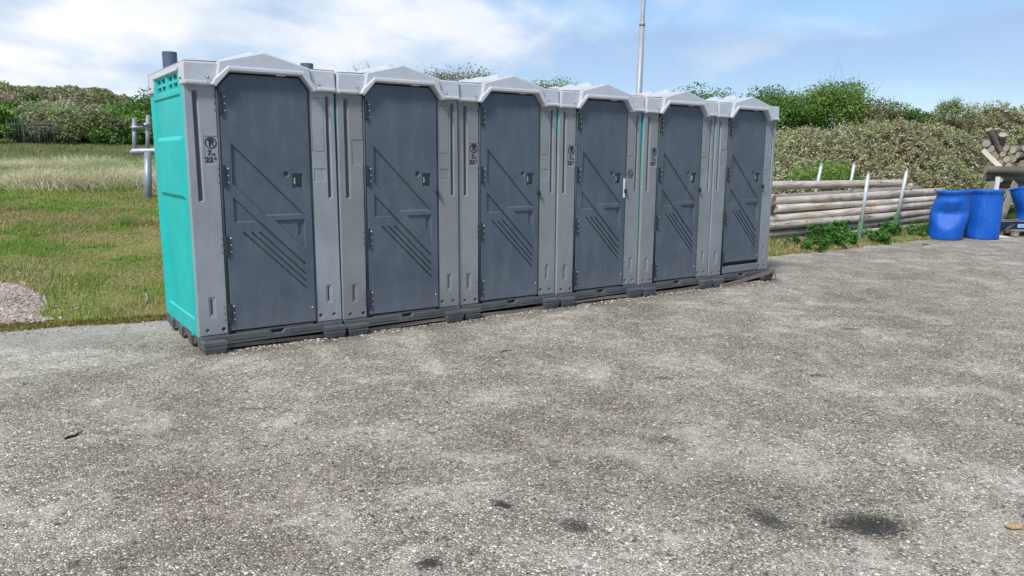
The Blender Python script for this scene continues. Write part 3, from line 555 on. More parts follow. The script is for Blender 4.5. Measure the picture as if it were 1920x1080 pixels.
    # side fascias
    for fm, o in ((lambda u, z, d: (-0.566 + d + (z - 1.95) * .05, -u, z), 0), (lambda u, z, d: (0.566 - d - (z - 1.95) * .05, u + DP, z), 0)):
        side = [(-1.225, 1.950), (-1.02, 1.950), (-0.985, 2.050), (-0.115, 2.050), (-0.07, 1.950), (0.020, 1.950), (0.020, 2.112), (-1.225, 2.112)]
        plate(mb, fm, side, [], 0.03, 0.008)
        plate(mb, lambda u, z, d: fm(u, z, d - 0.012), [(-0.99, 2.052), (-0.11, 2.052), (-0.10, 2.072), (-1.0, 2.072)], [], 0.014, 0.004)
        plate(mb, lambda u, z, d: fm(u, z, d - 0.014), [(-1.215, 1.952), (-1.05, 1.952), (-1.05, 1.972), (-1.215, 1.972)], [], 0.015, 0.004)
    plate(mb, lambda u, z, d: (-u, 1.225 - d, z), [(-0.57, 1.95), (0.57, 1.95), (0.56, 2.112), (0.34, 2.115), (0, 2.20), (-0.34, 2.115), (-0.56, 2.112)], [], 0.03, 0.008)
    # top shell, ribs run from eave to ridge
    ys = [-0.024, 0.10]; rb = [0.0, 0.0]
    for k in range(4):
        y = 0.18 + k * 0.26; ys += [y, y + 0.03, y + 0.10, y + 0.13]; rb += [0, 1, 1, 0]
    ys += [1.222]; rb += [0]
    prof = [(-0.558, 2.110, 0), (-0.545, 2.118, 0), (-0.34, 2.122, 0), (-0.322, 2.126, .3), (-0.06, 2.188, 1), (0.0, 2.203, 1), (0.06, 2.190, 1), (0.34, 2.120, .3), (0.36, 2.118, 0), (0.548, 2.118, 0), (0.562, 2.110, 0)]
    k = len(prof); vs = [(x, y, z + 0.034 * r * w) for y, r in zip(ys, rb) for x, z, w in prof]
    mb.add(vs, [(i * k + j, i * k + j + 1, (i + 1) * k + j + 1, (i + 1) * k + j) for i in range(len(ys) - 1) for j in range(k - 1)], 0)
    roof = mb.build('roof', [M['roof'], M['ink']], t)
    for x, z in ((-0.395, 2.012), (0.425, 2.008)):
        m = MB(); m.lathe([(0.0001, 0.006), (0.007, 0.005), (0.008, 0.0)], 10, 0); m.v[:] = [(v[0] + x, -0.031 - v[2], v[1] + z) for v in m.v]
        m.lathe([(0.009, 0.001), (0.013, 0.0)], 10, 1); m.v[-20:] = [(v[0] + x, -0.0305 - v[2], v[1] + z) for v in m.v[-20:]]
        m.build('roof_bolt', [M['steel'], M['plug']], roof)
    for y in (-0.005, 0.022, 1.10, 1.14):
        m = MB(); m.lathe([(0.0001, 0.004), (0.006, 0.003), (0.007, 0.0)], 8, 0); m.v[:] = [(-0.566 - v[2] , v[0] + y + 0.015, v[1] + 1.995) for v in m.v]; m.build('roof_rivet', M['hinge'], roof)
    m = MB(); m.tube([(-0.44, 0.93, 2.05), (-0.44, 0.93, 2.275)], 0.056, 20, cap=False); m.tube([(-0.44, 0.93, 2.275), (-0.44, 0.93, 2.10)], 0.049, 20, mi=1, cap=True); m.lathe([(0.056, 2.275), (0.049, 2.275)], 20, c=(-0.44, 0.93, 0)); m.build('vent_pipe', [M['pipe'], M['black']], t)
    return t

def sign_print(parent):
    """no-parking roundel over 7m and 22ft, printed on the recessed plate of the left pillar"""
    m = MB(); y = 0.0025; cx_, cz = -0.393, 1.550
    v, f = text_mesh('P', 0.068, 0.0032); m.add([(a + cx_ + 0.002, y - c, b + cz) for a, b, c in v], f)
    for r0, r1 in ((0.034, 0.0415),):
        nn = 32; m.add([(cx_ + r * math.cos(2 * math.pi * k / nn), y - 0.0004, cz + r * math.sin(2 * math.pi * k / nn)) for r in (r1, r0) for k in range(nn)], [(k, (k + 1) % nn, nn + (k + 1) % nn, nn + k) for k in range(nn)])
    s = slot(cx_ - 0.025, cz + 0.026, cx_ + 0.026, cz - 0.026, 0.0065); m.add([(a, y - 0.0006, b) for a, b in s], [tuple(range(5, -1, -1))])
    for body, size, dx, dz_, bo in (('7', 0.052, -0.014, -0.073, 0.0016), ('m', 0.034, 0.014, -0.080, 0.0004), ('22', 0.050, -0.017, -0.122, 0.0018), ('ft', 0.026, 0.026, -0.112, 0.0006)):
        v, f = text_mesh(body, size, bo); m.add([(a * 1.1 + cx_ + dx, y - c, b + cz + dz_) for a, b, c in v], f)
    return m.build('sign_lettering', M['ink'], parent)
def smoke_sticker(parent):
    m = MB(); cx_, cz = 0.415, 1.312; y = 0.0005; nn = 28
    m.add([(cx_ + x, y, cz + z) for x, z in ((-.045, -.048), (.045, -.048), (.045, .048), (-.045, .048))], [(0, 1, 2, 3)], 1)
    m.add([(cx_ + r * math.cos(2 * math.pi * k / nn), y - 0.001, cz + r * math.sin(2 * math.pi * k / nn)) for r in (0.041, 0.030) for k in range(nn)], [(k, (k + 1) % nn, nn + (k + 1) % nn, nn + k) for k in range(nn)])
    for q in (slot(cx_ - 0.024, cz + 0.024, cx_ + 0.024, cz - 0.024, 0.010), slot(cx_ - 0.020, cz - 0.010, cx_ + 0.012, cz - 0.002, 0.007), slot(cx_ + 0.013, cz + 0.004, cx_ + 0.015, cz + 0.016, 0.004)):
        m.add([(a, y - 0.0014, b) for a, b in q], [tuple(range(5, -1, -1))])
    return m.build('no_smoking_sticker', [M['ink'], M['pillar']], parent)

toilet = make_toilet()
POSE = [(0.5675, -0.0072, 0.002, -0.0065), (1.700, -0.0084, 0.004, -0.0060), (2.833, 0.020, 0.007, -0.0070), (3.966, 0.0160, 0.006, -0.0072), (5.099, 0.0020, 0.003, -0.0068), (6.233, 0.0030, 0.006, -0.0055)]
LAB = ['portable toilet at the left end of the row, its teal side wall in full view',
       'portable toilet with a blank sign plate, next to the end one with the teal side',
       'third portable toilet from the left, with no-parking sign and small latch on the door edge',
       'portable toilet with round no-smoking sticker and a white strip on its door edge',
       'second portable toilet from the right end, with no-parking sign and scuffed door',
       'portable toilet at the right end, its door raised above a black gap and sill']
TINT = [(1.22, 1.24, 1.29, 1), (0.95, 0.95, 0.93, 1), (1.02, 1.02, 1.0, 1), (1.04, 1.05, 1.05, 1), (1.02, 1.02, 1.02, 1), (1.06, 1.09, 1.13, 1)]
units = [toilet] + [copy_tree(toilet) for _ in range(5)]
def kids(o, nm): return [c for c in o.children if c.name.split('.')[0] == nm]
for i, (u, ps) in enumerate(zip(units, POSE)):
    u.location = (ps[0], ps[1], 0.001); u.rotation_euler = (0, ps[3], ps[2]); tag(u, LAB[i], 'portable toilet', 'row of portable toilets on the concrete')
    for nm in ('left_pillar', 'right_pillar'):
        for o in kids(u, nm): o.color = TINT[i]
    lp = kids(u, 'left_pillar')[0]; rp = kids(u, 'right_pillar')[0]; dr = kids(u, 'door')[0]
    if i in (0, 2, 3, 4): sign_print(lp)
    if i == 3:
        smoke_sticker(rp); m = MB(); m.box((0.305, -0.0145, 1.07), (0.333, -0.0125, 1.27)); m.build('white_strip', M['white'], dr)
    if i in (1, 2, 3, 4, 5):
        z = 1.165 if i in (1, 5) else 1.14; m = MB(); m.box((0.318, -0.026, z - 0.020), (0.350, -0.011, z + 0.020), 0, 0.004); m.tube([(0.337, -0.034, z - 0.024), (0.337, -0.034, z + 0.024)], 0.006, 8, 0); m.build('latch', M['hinge'], dr)
    if i == 4: kids(dr, 'lock_indicator')[0].data = kids(dr, 'lock_indicator')[0].data.copy(); kids(dr, 'lock_indicator')[0].data.materials[0] = M['white']
    if i == 0:
        r = kids(u, 'roof')[0]; r.data = r.data.copy(); r.data.materials[0] = M['roof_pink']
    if i == 5:   # door ends higher: shorten it, black gap and grey sill
        me = dr.data.copy(); dr.data = me
        for v in me.vertices:
            if v.co.z < 0.2: v.co.z += 0.125
        for h in list(dr.children):
            if h.name.startswith('hinge') and sum(v.co.z for v in h.data.vertices) / len(h.data.vertices) < 0.4: h.location.z += 0.05
        for h in kids(dr, 'screw'): h.location.z += 0.06
        m = MB(); m.box((-0.330, -0.010, 0.142), (0.342, 0.010, 0.226), 0, 0.004); m.build('door_sill', M['pillar'], u).color = (0.72, 0.78, 0.80, 1)

# webbing strap along the foot of the row, tail lifted at the right-hand corner
mb = MB(); pts = []; xs = np.linspace(0.15, 5.75, 60)
for x in xs: pts.append((x, -0.020 + 0.012 * math.sin(x * 2.1), 0.024 + 0.008 * math.sin(x * 3.3 + 1), 0.014))
for k in range(9):
    q = k / 8; pts.append((5.80 + q * 0.97, -0.105 - 0.012 * math.sin(q * 3), 0.022 + 0.105 * q ** 1.1, 0.020 + .004 * q))
vs = []
for x, y, z, h in pts: vs += [(x, y - .0015, z - h), (x, y - 0.0035, z + h), (x, y + .0005, z + h), (x, y + 0.0025, z - h)]
k = len(pts); mb.add(vs, [(4 * i + a, 4 * (i + 1) + a, 4 * (i + 1) + (a + 1) % 4, 4 * i + (a + 1) % 4) for i in range(k - 1) for a in range(4)])
st = mb.build('strap', M['strap']); tag(st, 'long beige webbing strap running under the toilet doors, rising at the right corner', 'strap')
m = MB(); q = Matrix.Translation((6.80, -0.10, 0.085)) @ Matrix.Rotation(-0.45, 4, 'Y') @ Matrix.Rotation(0.5, 4, 'Z'); m.box((-0.024, -0.004, -0.085), (0.024, 0.002, 0.055), 0, 0.0, q); m.build('loose_tail', M['strap'], st)
m = MB(); m.tube([(6.76, -0.09, 0.13), (6.83, -0.06, 0.135), (6.86, -0.03, 0.13), (6.865, -0.03, 0.07)], 0.006, 8); m.build('hook', M['rust'], st)

# ------------------------------------------------------------------ timber
def pole_mesh(L, r0, r1, bend=0.02, mats=None, seed=0, n=14, segs=12):
    rs = random.Random(seed); m = MB(); a, b, c = rs.uniform(-1, 1), rs.uniform(-1, 1), rs.uniform(0, 6)
    pts = []; rad = []
    for i in range(segs + 1):
        t = i / segs; pts.append((t * L, bend * a * math.sin(t * 3.1 + c * .2), bend * b * math.sin(t * 4.0 + c) * .4)); rad.append((r0 + (r1 - r0) * t) * (1 + rs.uniform(-.025, .025)))
    pts = [(-0.004, pts[0][1], pts[0][2])] + pts + [(L + .004, pts[-1][1], pts[-1][2])]; rad = [rad[0] * .93] + rad + [rad[-1] * .93]
    m.tube(pts, rad, n, 0, True, 1); return m.mesh('wooden_pole', mats or [M['pole_wood'], M['end_wood']])
def lay(name, me, a, b, roll=0.0):
    a = Vector(a); b = Vector(b); d = (b - a).normalized()
    o = link(name, me, None, a); o.rotation_mode = 'QUATERNION'; o.rotation_quaternion = d.to_track_quat('X', 'Z') @ __import__('mathutils').Quaternion((1, 0, 0), roll); return o
def pole(a, b, r0, r1, label, group, mats=None, seed=0, bend=0.02, cat='wooden pole'):
    L = (Vector(b) - Vector(a)).length; o = lay('wooden_pole', pole_mesh(L, r0, r1, bend, mats, seed), a, b, seed * 1.3)
    tag(o, label, cat, group); return o
GP = 'long poles stacked behind the toilets'
ordn = ['lowest', 'second lowest', 'third pole up', 'fourth pole up', 'fifth pole up', 'top']
labs = ['lowest pole of the long stack, its dark cut end on the ground by the weeds', 'grey cracked pole second from the bottom of the long stack', 'pale grey pole third from the bottom of the long stack', 'yellowish pole fourth from the bottom of the long stack', 'pole fifth from the bottom of the long stack, its tan cut end showing', 'whitish pole on top of the front row of the long stack']
xl = [10.10, 9.55, 9.3, 9.5, 10.10, 9.4]
for k in range(6):
    z0 = 0.085 + 0.142 * k; z1 = 0.19 + 0.138 * k; x1 = (15.3, 15.2, 15.35, 15.3, 15.4, 15.75)[k]; y0 = 2.24 + 0.012 * k; t0 = (xl[k] - 10.06) / 5.1
    old = k in (1,) 
    pole((xl[k], y0 + 0.0 + (0.05, 0.02, 0, 0.02, 0.03, 0.06)[k], z0 + (z1 - z0) * t0), (x1, 2.14 + 0.01 * k, z1), 0.074, 0.069, labs[k], GP, [M['grey_wood'] if k == 1 else M['pole_wood'], M['end_wood']] if k < 2 else None, 20 + k, (.02, .03, .045, .03, .05, .035)[k])
# deeper rows, mostly hidden by the front one
for k in range(5):
    for j in (1, 2, 3)[:3 if k < 4 else 1]:
        z0 = 0.15 + 0.142 * k; pole((9.7 + 0.1 * j, 2.30 + 0.155 * j + (k % 2) * 0.03, z0), (15.2 + .1 * k, 2.22 + 0.15 * j + (k % 2) * 0.03, z0 + 0.09), 0.072, 0.068, 'pole lying deeper in the long stack behind its front row', GP, None, 40 + k * 3 + j)
pole((9.0, 2.55, 0.80), (15.05, 2.36, 0.94), 0.07, 0.066, 'grey pole at the back edge of the long stack, a thin strip above the front', GP, [M['grey_wood'], M['end_wood']], 61)
pole((9.55, 2.86, 1.065), (14.62, 2.47, 1.045), 0.075, 0.077, 'single brownish pole lying raised above the long stack between the steel posts', GP, None, 62)
pole((9.75, 2.1, 0.855), (9.75, 3.0, 0.90), 0.07, 0.07, 'short cross pole propping up the raised pole behind the end toilet', None, None, 63, 0.0)
pole((14.35, 2.2, 0.99), (15.1, 2.55, 1.0), 0.055, 0.05, 'short pale pole end poking out past the raised pole', GP, None, 64)

def rack():
    t = empty('pole_rack', (11.97, 1.80, 0.03)); b = Vector(t.location)
    FP = [((11.95, 1.80, 0.0), (12.22, 1.88, 1.28)), ((13.55, 2.00, 0.10), (13.78, 1.98, 1.335))]
    BP = [((12.40, 3.16, 0.1), (12.66, 3.13, 1.42)), ((13.93, 3.33, 0.1), (14.13, 3.30, 1.45))]
    for i, (p, q) in enumerate(FP + BP):
        p, q = Vector(p) - b, Vector(q) - b; d = (q - p).normalized(); zc = 0.36 if i < 2 else 0.4
        m = MB(); m.tube([p + d * zc, q - d * 0.05, q - d * 0.045, q], [0.033, 0.033, 0.026, 0.026], 12); o = m.build('post', M['galvpale'], t)
        m = MB(); m.tube([q, q + d * 0.03], [0.03, 0.022], 10); m.build('post_cap', M['galv'], o)
        m = MB(); q4 = d.to_track_quat('Z', 'Y').to_matrix().to_4x4(); m.box((-0.042, -0.042, 0), (0.042, 0.042, zc + .03), 0, 0.006, Matrix.Translation(p) @ q4); m.build('socket', M['greenpaint'], t)
    for (p, q) in ((FP[0][0], FP[1][0]), (BP[0][0], BP[1][0])):
        p, q = Vector(p) - b, Vector(q) - b; d = (q - p); m = MB(); q4 = d.to_track_quat('X', 'Z').to_matrix().to_4x4(); m.box((0.043, -0.03, 0.045), (d.length - 0.043, 0.03, 0.105), 0, 0.005, Matrix.Translation(p) @ q4); m.build('base_beam', M['greenpaint'], t)
    tag(t, 'steel pole rack of four leaning posts in green painted sockets around the long stack', 'rack')
rack()

# the crossed heap of short old poles at the right edge
Fh = Vector((0.578, 0.816, 0)); Rh = Vector((0.816, -0.578, 0))
OLD = [M['old_wood'], M['old_end']]
GH = 'old poles heaped at the right edge'
heap = [((18.62, 2.64, 1.96), .088, (-.05, .05), 'old pole butt at the upper left of the heap, below the raised dark pole'),
        ((18.70, 2.57, 1.84), .088, (0, .0), 'old pole butt just right of the pale leaning board on the heap'),
        ((18.77, 2.48, 1.65), .086, (.05, .0), 'greenish pole butt at the left side of the heap, half way up'),
        ((18.83, 2.40, 1.51), .082, (.02, 0), 'pole butt at the lower left of the heap, on the thick cross pole'),
        ((18.92, 2.38, 1.71), .066, (.1, 0), 'small broken pale butt in the middle of the heap'),
        ((18.98, 2.31, 1.59), .076, (.1, .0), 'round brown butt in the middle of the heap below the broken one'),
        ((19.01, 2.26, 1.45), .074, (.05, 0), 'round butt low in the middle of the heap, half hidden by the cross pole'),
        ((18.98, 2.37, 1.855), .088, (.45, .0), 'cracked butt at the top centre of the heap, below the upright poles'),
        ((19.12, 2.26, 1.82), .090, (.7, .02), 'tan butt at the top right of the heap with a pale side'),
        ((19.19, 2.19, 1.69), .088, (.9, .02), 'pale frayed butt at the right of the heap'),
        ((19.11, 2.23, 1.60), .088, (.35, 0), 'dark butt tucked under the pale frayed one'),
        ((19.26, 2.06, 1.48), .098, (.8, 0), 'large smooth butt low at the right edge of the heap'),
        ((19.45, 2.02, 1.66), .09, (.8, 0), 'butt at the right edge of the photo, level with the frayed one'),
        ((19.42, 2.10, 1.86), .09, (.7, 0), 'topmost butt at the right edge of the photo')]
for i, (c, r, (dr_, dz2), lab) in enumerate(heap):
    c = Vector(c); d = (Vector((0.90, 0.40, 0)) + Vector((0.40, -0.90, 0)) * dr_ * .5 + Vector((0, 0, dz2))).normalized(); pole(c, c + d * (1.7 + .1 * (i % 3)), r, r * .95, lab, GH, OLD, 80 + i, 0.01)
# three poles standing proud of the heap, butts up and towards the yard
for i, (c, e, r, lab) in enumerate([((18.62, 2.62, 2.29), (19.02, 2.45, 1.72), .075, 'dark bark-covered pole sticking up at the top left of the heap'), ((18.80, 2.38, 2.17), (19.10, 2.52, 1.80), .085, 'short thick pole sticking up in the middle, showing its cracked face'), ((19.04, 2.62, 2.32), (19.22, 2.60, 1.86), .075, 'pole sticking up behind the other two on the heap')]):
    pole(c, e, r, r, lab, GH, OLD, 100 + i, 0.0)
for i, (a, b, r, lab) in enumerate([((18.11, 2.38, 1.345), (20.6, 0.62, 1.31), .098, 'thick grey cross pole carrying the heap of butts'), ((18.30, 2.46, 1.16), (20.7, 0.80, 1.12), .085, 'dark cross pole directly below the thick grey one'), ((18.75, 2.36, 1.00), (20.7, 1.0, 0.97), .09, 'lowest dark cross pole of the heap'), ((18.28, 2.10, 1.11), (19.3, 2.45, 1.11), .06, 'small pale butt poking out under the cross poles')]):
    pole(a, b, r, r * .95, lab, 'cross poles under the heap', OLD, 110 + i, 0.01)
def board(name, a, b, w, th, material, label, cat, roll=0.0):
    a = Vector(a); b = Vector(b); L = (b - a).length; m = MB(); m.box((0, -w / 2, -th / 2), (L, w / 2, th / 2), 0, 0.003)
    o = lay(name, m.mesh(name, material), a, b, roll); tag(o, label, cat); return o
board('board', (18.50, 2.66, 1.80), (18.80, 2.34, 1.38), 0.13, 0.035, M['pole_wood'], 'pale short board leaning on the left side of the pole heap', 'board', 1.2)
tr = empty('timber_trestle', (18.4, 2.1, 0)); b0 = Vector(tr.location)
for nm, a, b, w, th, mt in (('brace', (17.35, 1.68, 0.03), (18.45, 1.85, 1.05), 0.16, 0.04, 'grey_wood'), ('leg', (18.35, 2.30, 0.0), (18.35, 2.30, 1.08), 0.10, 0.10, 'grey_wood'), ('leg', (19.7, 1.35, 0.0), (19.7, 1.35, 1.0), 0.1, 0.1, 'grey_wood'), ('brace', (17.6, 2.7, 0.08), (18.2, 2.4, 0.6), 0.12, 0.03, 'grey_wood')):
    a = Vector(a); b = Vector(b); L = (b - a).length; m = MB(); m.box((0, -w / 2, -th / 2), (L, w / 2, th / 2), 0, 0.004)
    o = link(nm, m.mesh(nm, M[mt]), tr, a - b0); o.rotation_mode = 'QUATERNION'; o.rotation_quaternion = (b - a).to_track_quat('X', 'Z') @ __import__('mathutils').Quaternion((1, 0, 0), 1.1 if nm == 'brace' else 0)
tag(tr, 'grey timber trestle with a slanting brace holding up the pole heap', 'trestle')
m = MB(); m.box((-0.04, -0.03, 0), (0.04, 0.03, 1.14), 0, 0.004); o = m.build('marker_post', M['white'], None, (17.85, 2.02, 0.05), (0, 0.03, -0.6)); tag(o, 'short white post behind the blue drums, under the pole heap', 'post')

# ------------------------------------------------------------------ blue drums
def drum_profile(h=0.97, r=0.298):
    return [(0.02, 0.012), (r * .90, 0.006), (r * .96, 0.0), (r * .985, 0.02), (r, 0.07), (r * 1.0, h * .5), (r * .985, h - .14), (r * .975, h - 0.075), (r * 1.0, h - 0.068), (r * 1.02, h - 0.06), (r * 1.02, h - 0.035), (r * 1.035, h - 0.03), (r * 1.035, h - 0.006), (r * 1.0, h), (r * 0.95, h - 0.004), (r * 0.93, h - 0.018), (r * .5, h - 0.012), (0.01, h - 0.012)]
def drum(loc, label, dent=None, rotz=0.0, segn=56, lean=(0, 0)):
    t = empty('plastic_drum', loc, (lean[0], lean[1], rotz)); pr = drum_profile()
    full = [];
    for i in range(len(pr) - 1):
        (r0, z0), (r1, z1) = pr[i], pr[i + 1]; k = max(1, int(abs(z1 - z0) / 0.035))
        for j in range(k): full.append((r0 + (r1 - r0) * j / k, z0 + (z1 - z0) * j / k))
    full.append(pr[-1]); cut = next(i for i, p in enumerate(full) if p[1] >= 0.97 - 0.069 and i > 5)
    for nm, pp in (('body', full[:cut + 1]), ('lid', full[cut:])):
        m = MB(); m.lathe(pp, segn)
        if dent: m.v = [dent(*v) for v in m.v]
        m.build(nm, M['barrel'], t)
    m = MB(); m.lathe([(0.03, 0.0), (0.03, 0.018), (0.001, 0.02)], 12); m.v = [(v[0] + 0.17, v[1], v[2] + 0.958) for v in m.v]
    if dent: m.v = [dent(*v) for v in m.v]
    m.build('bung', M['pipe'], t)
    tag(t, label, 'drum', 'blue plastic drums'); return t
def dent1(x, y, z):
    # crease across the front at mid height, upper shoulder pushed in on the left, shifted mouth
    to = Vector((-0.91, -0.42)); a = x * to.x + y * to.y; s = x * -to.y + y * to.x
    # s: to the right as seen from the yard
    f = max(0.0, a / 0.3) ** 1.25 if a > 0 else 0
    zc = 0.52 + 0.05 * (s / 0.3) ** 2; u = z - zc      # deepest line of the dent: overhanging above it, sloping out below it
    w = min(1.0, max(0.0, 1.35 - abs(s) / 0.3)); f = min(1.0, max(0.0, a / 0.3) ** 0.9 * 1.1)
    k = -0.115 * f * w * (max(0.0, 1 - u / 0.22) if u > 0 else max(0.0, 1 + u / (0.34 - 0.55 * abs(s))) )
    k += -0.022 * math.exp(-((z - 0.84) / 0.05) ** 2) * f * (s < 0.1)
    x2 = x + to.x * k; y2 = y + to.y * k; rx, ry = -to.y, to.x; st = lambda a0, a1, q: (lambda t: t * t * (3 - 2 * t))(min(1, max(0, (q - a0) / (a1 - a0))))
    m_ = min(1, max(0, s / 0.6 + 0.5)); sh = 0.085 * (m_ * st(0.0, 0.55, z) + (1 - m_) * st(0.50, 0.92, z))
    return (x2 - rx * -sh, y2 - ry * -sh, z - 0.03 * (z / .97) ** 3 * (0.5 - s / 0.6))
drum((14.26, 1.36, 0.0), 'dented blue plastic drum with a crease across its belly, left of the pair', dent1)
drum((15.05, 1.02, 0.0), 'upright intact blue plastic drum on the slab, right of the dented one', None, 0.8)

# pallet with its clutter
def pallet():
    t = empty('pallet', (16.75, 0.88, 0), (0, 0, -0.50)); L, Wd = 1.2, 0.8
    for k in range(5): m = MB(); m.box((-L / 2, -Wd / 2 + k * 0.172, 0.118), (L / 2, -Wd / 2 + k * 0.172 + 0.112, 0.140), 0, 0.002); m.build('deck_board', M['old_wood' if k % 2 else 'grey_wood'], t)
    for x in (-0.6, -0.05, 0.5): m = MB(); m.box((x, -Wd / 2, 0.096), (x + 0.1, Wd / 2, 0.1165), 0, 0.002); m.build('stringer', M['old_wood'], t)
    for x in (-0.6, -0.05, 0.5):
        for y in (-0.4, -0.05, 0.3): m = MB(); m.box((x, y, 0.021), (x + 0.1, y + 0.1, 0.0945), 0, 0.003); m.build('block', M['grey_wood'], t)
    for y in (-0.4, -0.05, 0.3): m = MB(); m.box((-L / 2, y, 0.0), (L / 2, y + 0.1, 0.020), 0, 0.002); m.build('bottom_board', M['old_wood'], t)
    tag(t, 'weathered wooden pallet on the slab at the right edge, loaded with scrap', 'pallet')
pallet()
M['navy'] = simple('dark_blue_crate', (0.010, 0.02, 0.06), 0.5); M['traybl'] = simple('black_tray_plastic', (0.03, 0.026, 0.024), 0.55)
M['label'] = simple('pale_blue_label', (0.45, 0.65, 0.85), 0.5, var=0.1); M['whitestone'] = simple('pale_cream_plastic', (0.55, 0.52, 0.44), 0.6)
t = empty('crate', (16.48, 1.12, 0.1415), (0, 0, -0.52))
m = MB(); m.box((-0.36, -0.18, 0), (0.36, 0.18, 0.022), 0, .004); m.box((-0.36, -0.18, 0.022), (0.36, -0.16, 0.15), 0, .004); m.box((-0.36, 0.16, 0.022), (0.36, 0.18, 0.15), 0, .004); m.box((-0.36, -0.158, 0.022), (-0.34, 0.158, 0.15), 0, .004); m.box((0.34, -0.158, 0.022), (0.36, 0.158, 0.15), 0, .004); m.build('body', M['navy'], t)
m = MB(); m.box((-0.37, -0.19, 0.150), (0.37, -0.155, 0.168), 0, .004); m.box((-0.37, 0.155, 0.150), (0.37, 0.19, 0.168), 0, .004); m.build('rim', M['grey_wood'], t)
m = MB(); m.box((0.06, -0.1835, 0.03), (0.24, -0.1815, 0.10), 0); m.build('label', M['label'], t)
for x, w in ((0.085, .022), (0.125, .03), (.17, .02)): m = MB(); m.box((x, -0.186, 0.055), (x + w, -0.1845, 0.078), 0); m.build('label_print', M['navy'], t)
tag(t, 'low dark blue crate with a pale label on the pallet', 'crate')
t = empty('tray', (16.85, 0.62, 0.1415), (0.0, 0, -0.45)); m = MB()
m.add([(-.24, -.16, 0), (.26, -.16, 0), (.26, .16, 0), (-.24, .16, 0), (-.16, -.10, .14), (.26, -.10, .14), (.26, .14, .14), (-.16, .14, .14)], [(0, 1, 5, 4), (1, 2, 6, 5), (2, 3, 7, 6), (3, 0, 4, 7), (0, 3, 2, 1), (4, 5, 6, 7)]); m.build('body', M['traybl'], t)
for x in (-.12, .02, .15): m = MB(); m.box((x, -.108, .05), (x + .012, .14, .152), 0); m.build('rib', M['traybl'], t)
tag(t, 'upturned black ribbed tray lying on the pallet', 'tray')
m = MB(); m.tube([(0, 0, 0), (0.06, 0, 0.02)], [0.04, .045], 12); o = m.build('bottle_cap', M['whitestone'], None, (16.02, 1.17, 0.17), (0, 0, -.5)); tag(o, 'cream round plastic cap wedged between the drum and the pallet', 'cap')
m = MB(); m.tube([(0, 0, 0), (0.12, 0.04, 0.03), (0.25, 0.05, 0.09)], [.014, .012, .008], 7); o = m.build('stick', M['old_wood'], None, (16.15, 1.02, 0.155), (0, 0, -.4)); tag(o, 'bent brown stick on the pallet in front of the crate', 'stick')
m = MB(); m.add([(-.2, -.1, .012), (.24, -.14, .004), (.22, .12, .03), (-.05, .16, .07), (-.2, -.1, 0), (.24, -.14, 0), (.22, .12, 0), (-.05, .16, 0)], [(0, 1, 2, 3), (4, 5, 1, 0), (5, 6, 2, 1), (6, 7, 3, 2), (7, 4, 0, 3)])
o = m.build('white_sheet', M['white'], None, (15.62, 1.02, 0.004), (0, 0, -.55)); tag(o, 'crumpled white plastic sheet on the slab beside the drums', 'sheet')

# cut-open crushed drum standing on the pallet
t = empty('cut_drum', (17.30, 1.10, 0.1415), (0, 0, 0)); m = MB(); n = 56; rows = 22
vs = []
for i in range(rows + 1):
    z = i / rows
    for k in range(n):
        q = 2 * math.pi * k / n; r = 0.30; x, y = r * math.cos(q), r * math.sin(q)
        s = x * 0.42 - y * 0.91; a = -(x * 0.91 + y * 0.42)     # s to the right, a towards the yard
        pin = math.exp(-((z - 0.30) / 0.34) ** 2); s2 = s * (1 - 0.30 * pin) * (1 + 0.28 * z ** 3) + 0.10 * (1 - z) * 0.2; a2 = a * (1 - 0.25 * pin) - 0.10 * pin * max(0, -s / 0.3) - 0.05 * math.exp(-((s + .05) / .07) ** 2) * z * (a > 0)
        h = z * (0.78 + 0.20 * (s + .3) / .6)
        vs.append((s2 * 0.42 - a2 * 0.91, -s2 * 0.91 - a2 * 0.42, h))
m.add(vs, [(i * n + k, i * n + (k + 1) % n, (i + 1) * n + (k + 1) % n, (i + 1) * n + k) for i in range(rows) for k in range(n)], 0, True)
m.add([(v[0] * .97, v[1] * .97, v[2] + (0.0 if i >= n else 0.0)) for i, v in enumerate(vs)], [(i * n + (k + 1) % n, i * n + k, (i + 1) * n + k, (i + 1) * n + (k + 1) % n) for i in range(rows) for k in range(n)], 0, True)
m.build('body', M['barrel'], t)
top = [Vector(v) for v in vs[-n:]]; m = MB(); m.tube(top + [top[0]], 0.013, 8, cap=False); m.build('rim', M['barrel'], t)
tag(t, 'crushed blue drum with flared open mouth standing on the pallet', 'drum', 'blue plastic drums')
m = MB(); m.lathe([(0.24, 0.0), (0.27, 0.1), (0.24, 0.25), (0.13, 0.33), (0.01, 0.35)], 28); o = m.build('drum_offcut', M['barrel'], None, (17.12, 0.62, 0.1415)); tag(o, 'rounded blue drum offcut at the very right edge', 'drum offcut')

# ------------------------------------------------------------------ street furniture
t = empty('lamp_post', (8.19, 3.87, 0.0)); m = MB(); m.tube([(0, 0, 0), (0.03, 0, 2.0), (0.088, 0.03, 3.75)], [0.075, 0.058, 0.046], 16); m.build('lower_shaft', M['alu'], t)
m = MB(); m.tube([(0.088, 0.03, 3.76), (0.090, 0.031, 3.82), (0.26, .09, 8.2)], [0.043, 0.036, 0.028], 14); m.build('upper_shaft', M['alu'], t)
m = MB(); m.tube([(0.0872, .0297, 3.73), (0.089, 0.0305, 3.80)], [0.052, 0.046], 16); m.build('collar', M['alu'], t)
m = MB(); m.box((0.18, -0.03, 8.15), (0.75, 0.15, 8.23), 0, 0.02); m.build('lamp_head', M['alu'], t)
tag(t, 'tall slim grey lamp post rising behind the fourth and fifth toilets', 'lamp post')

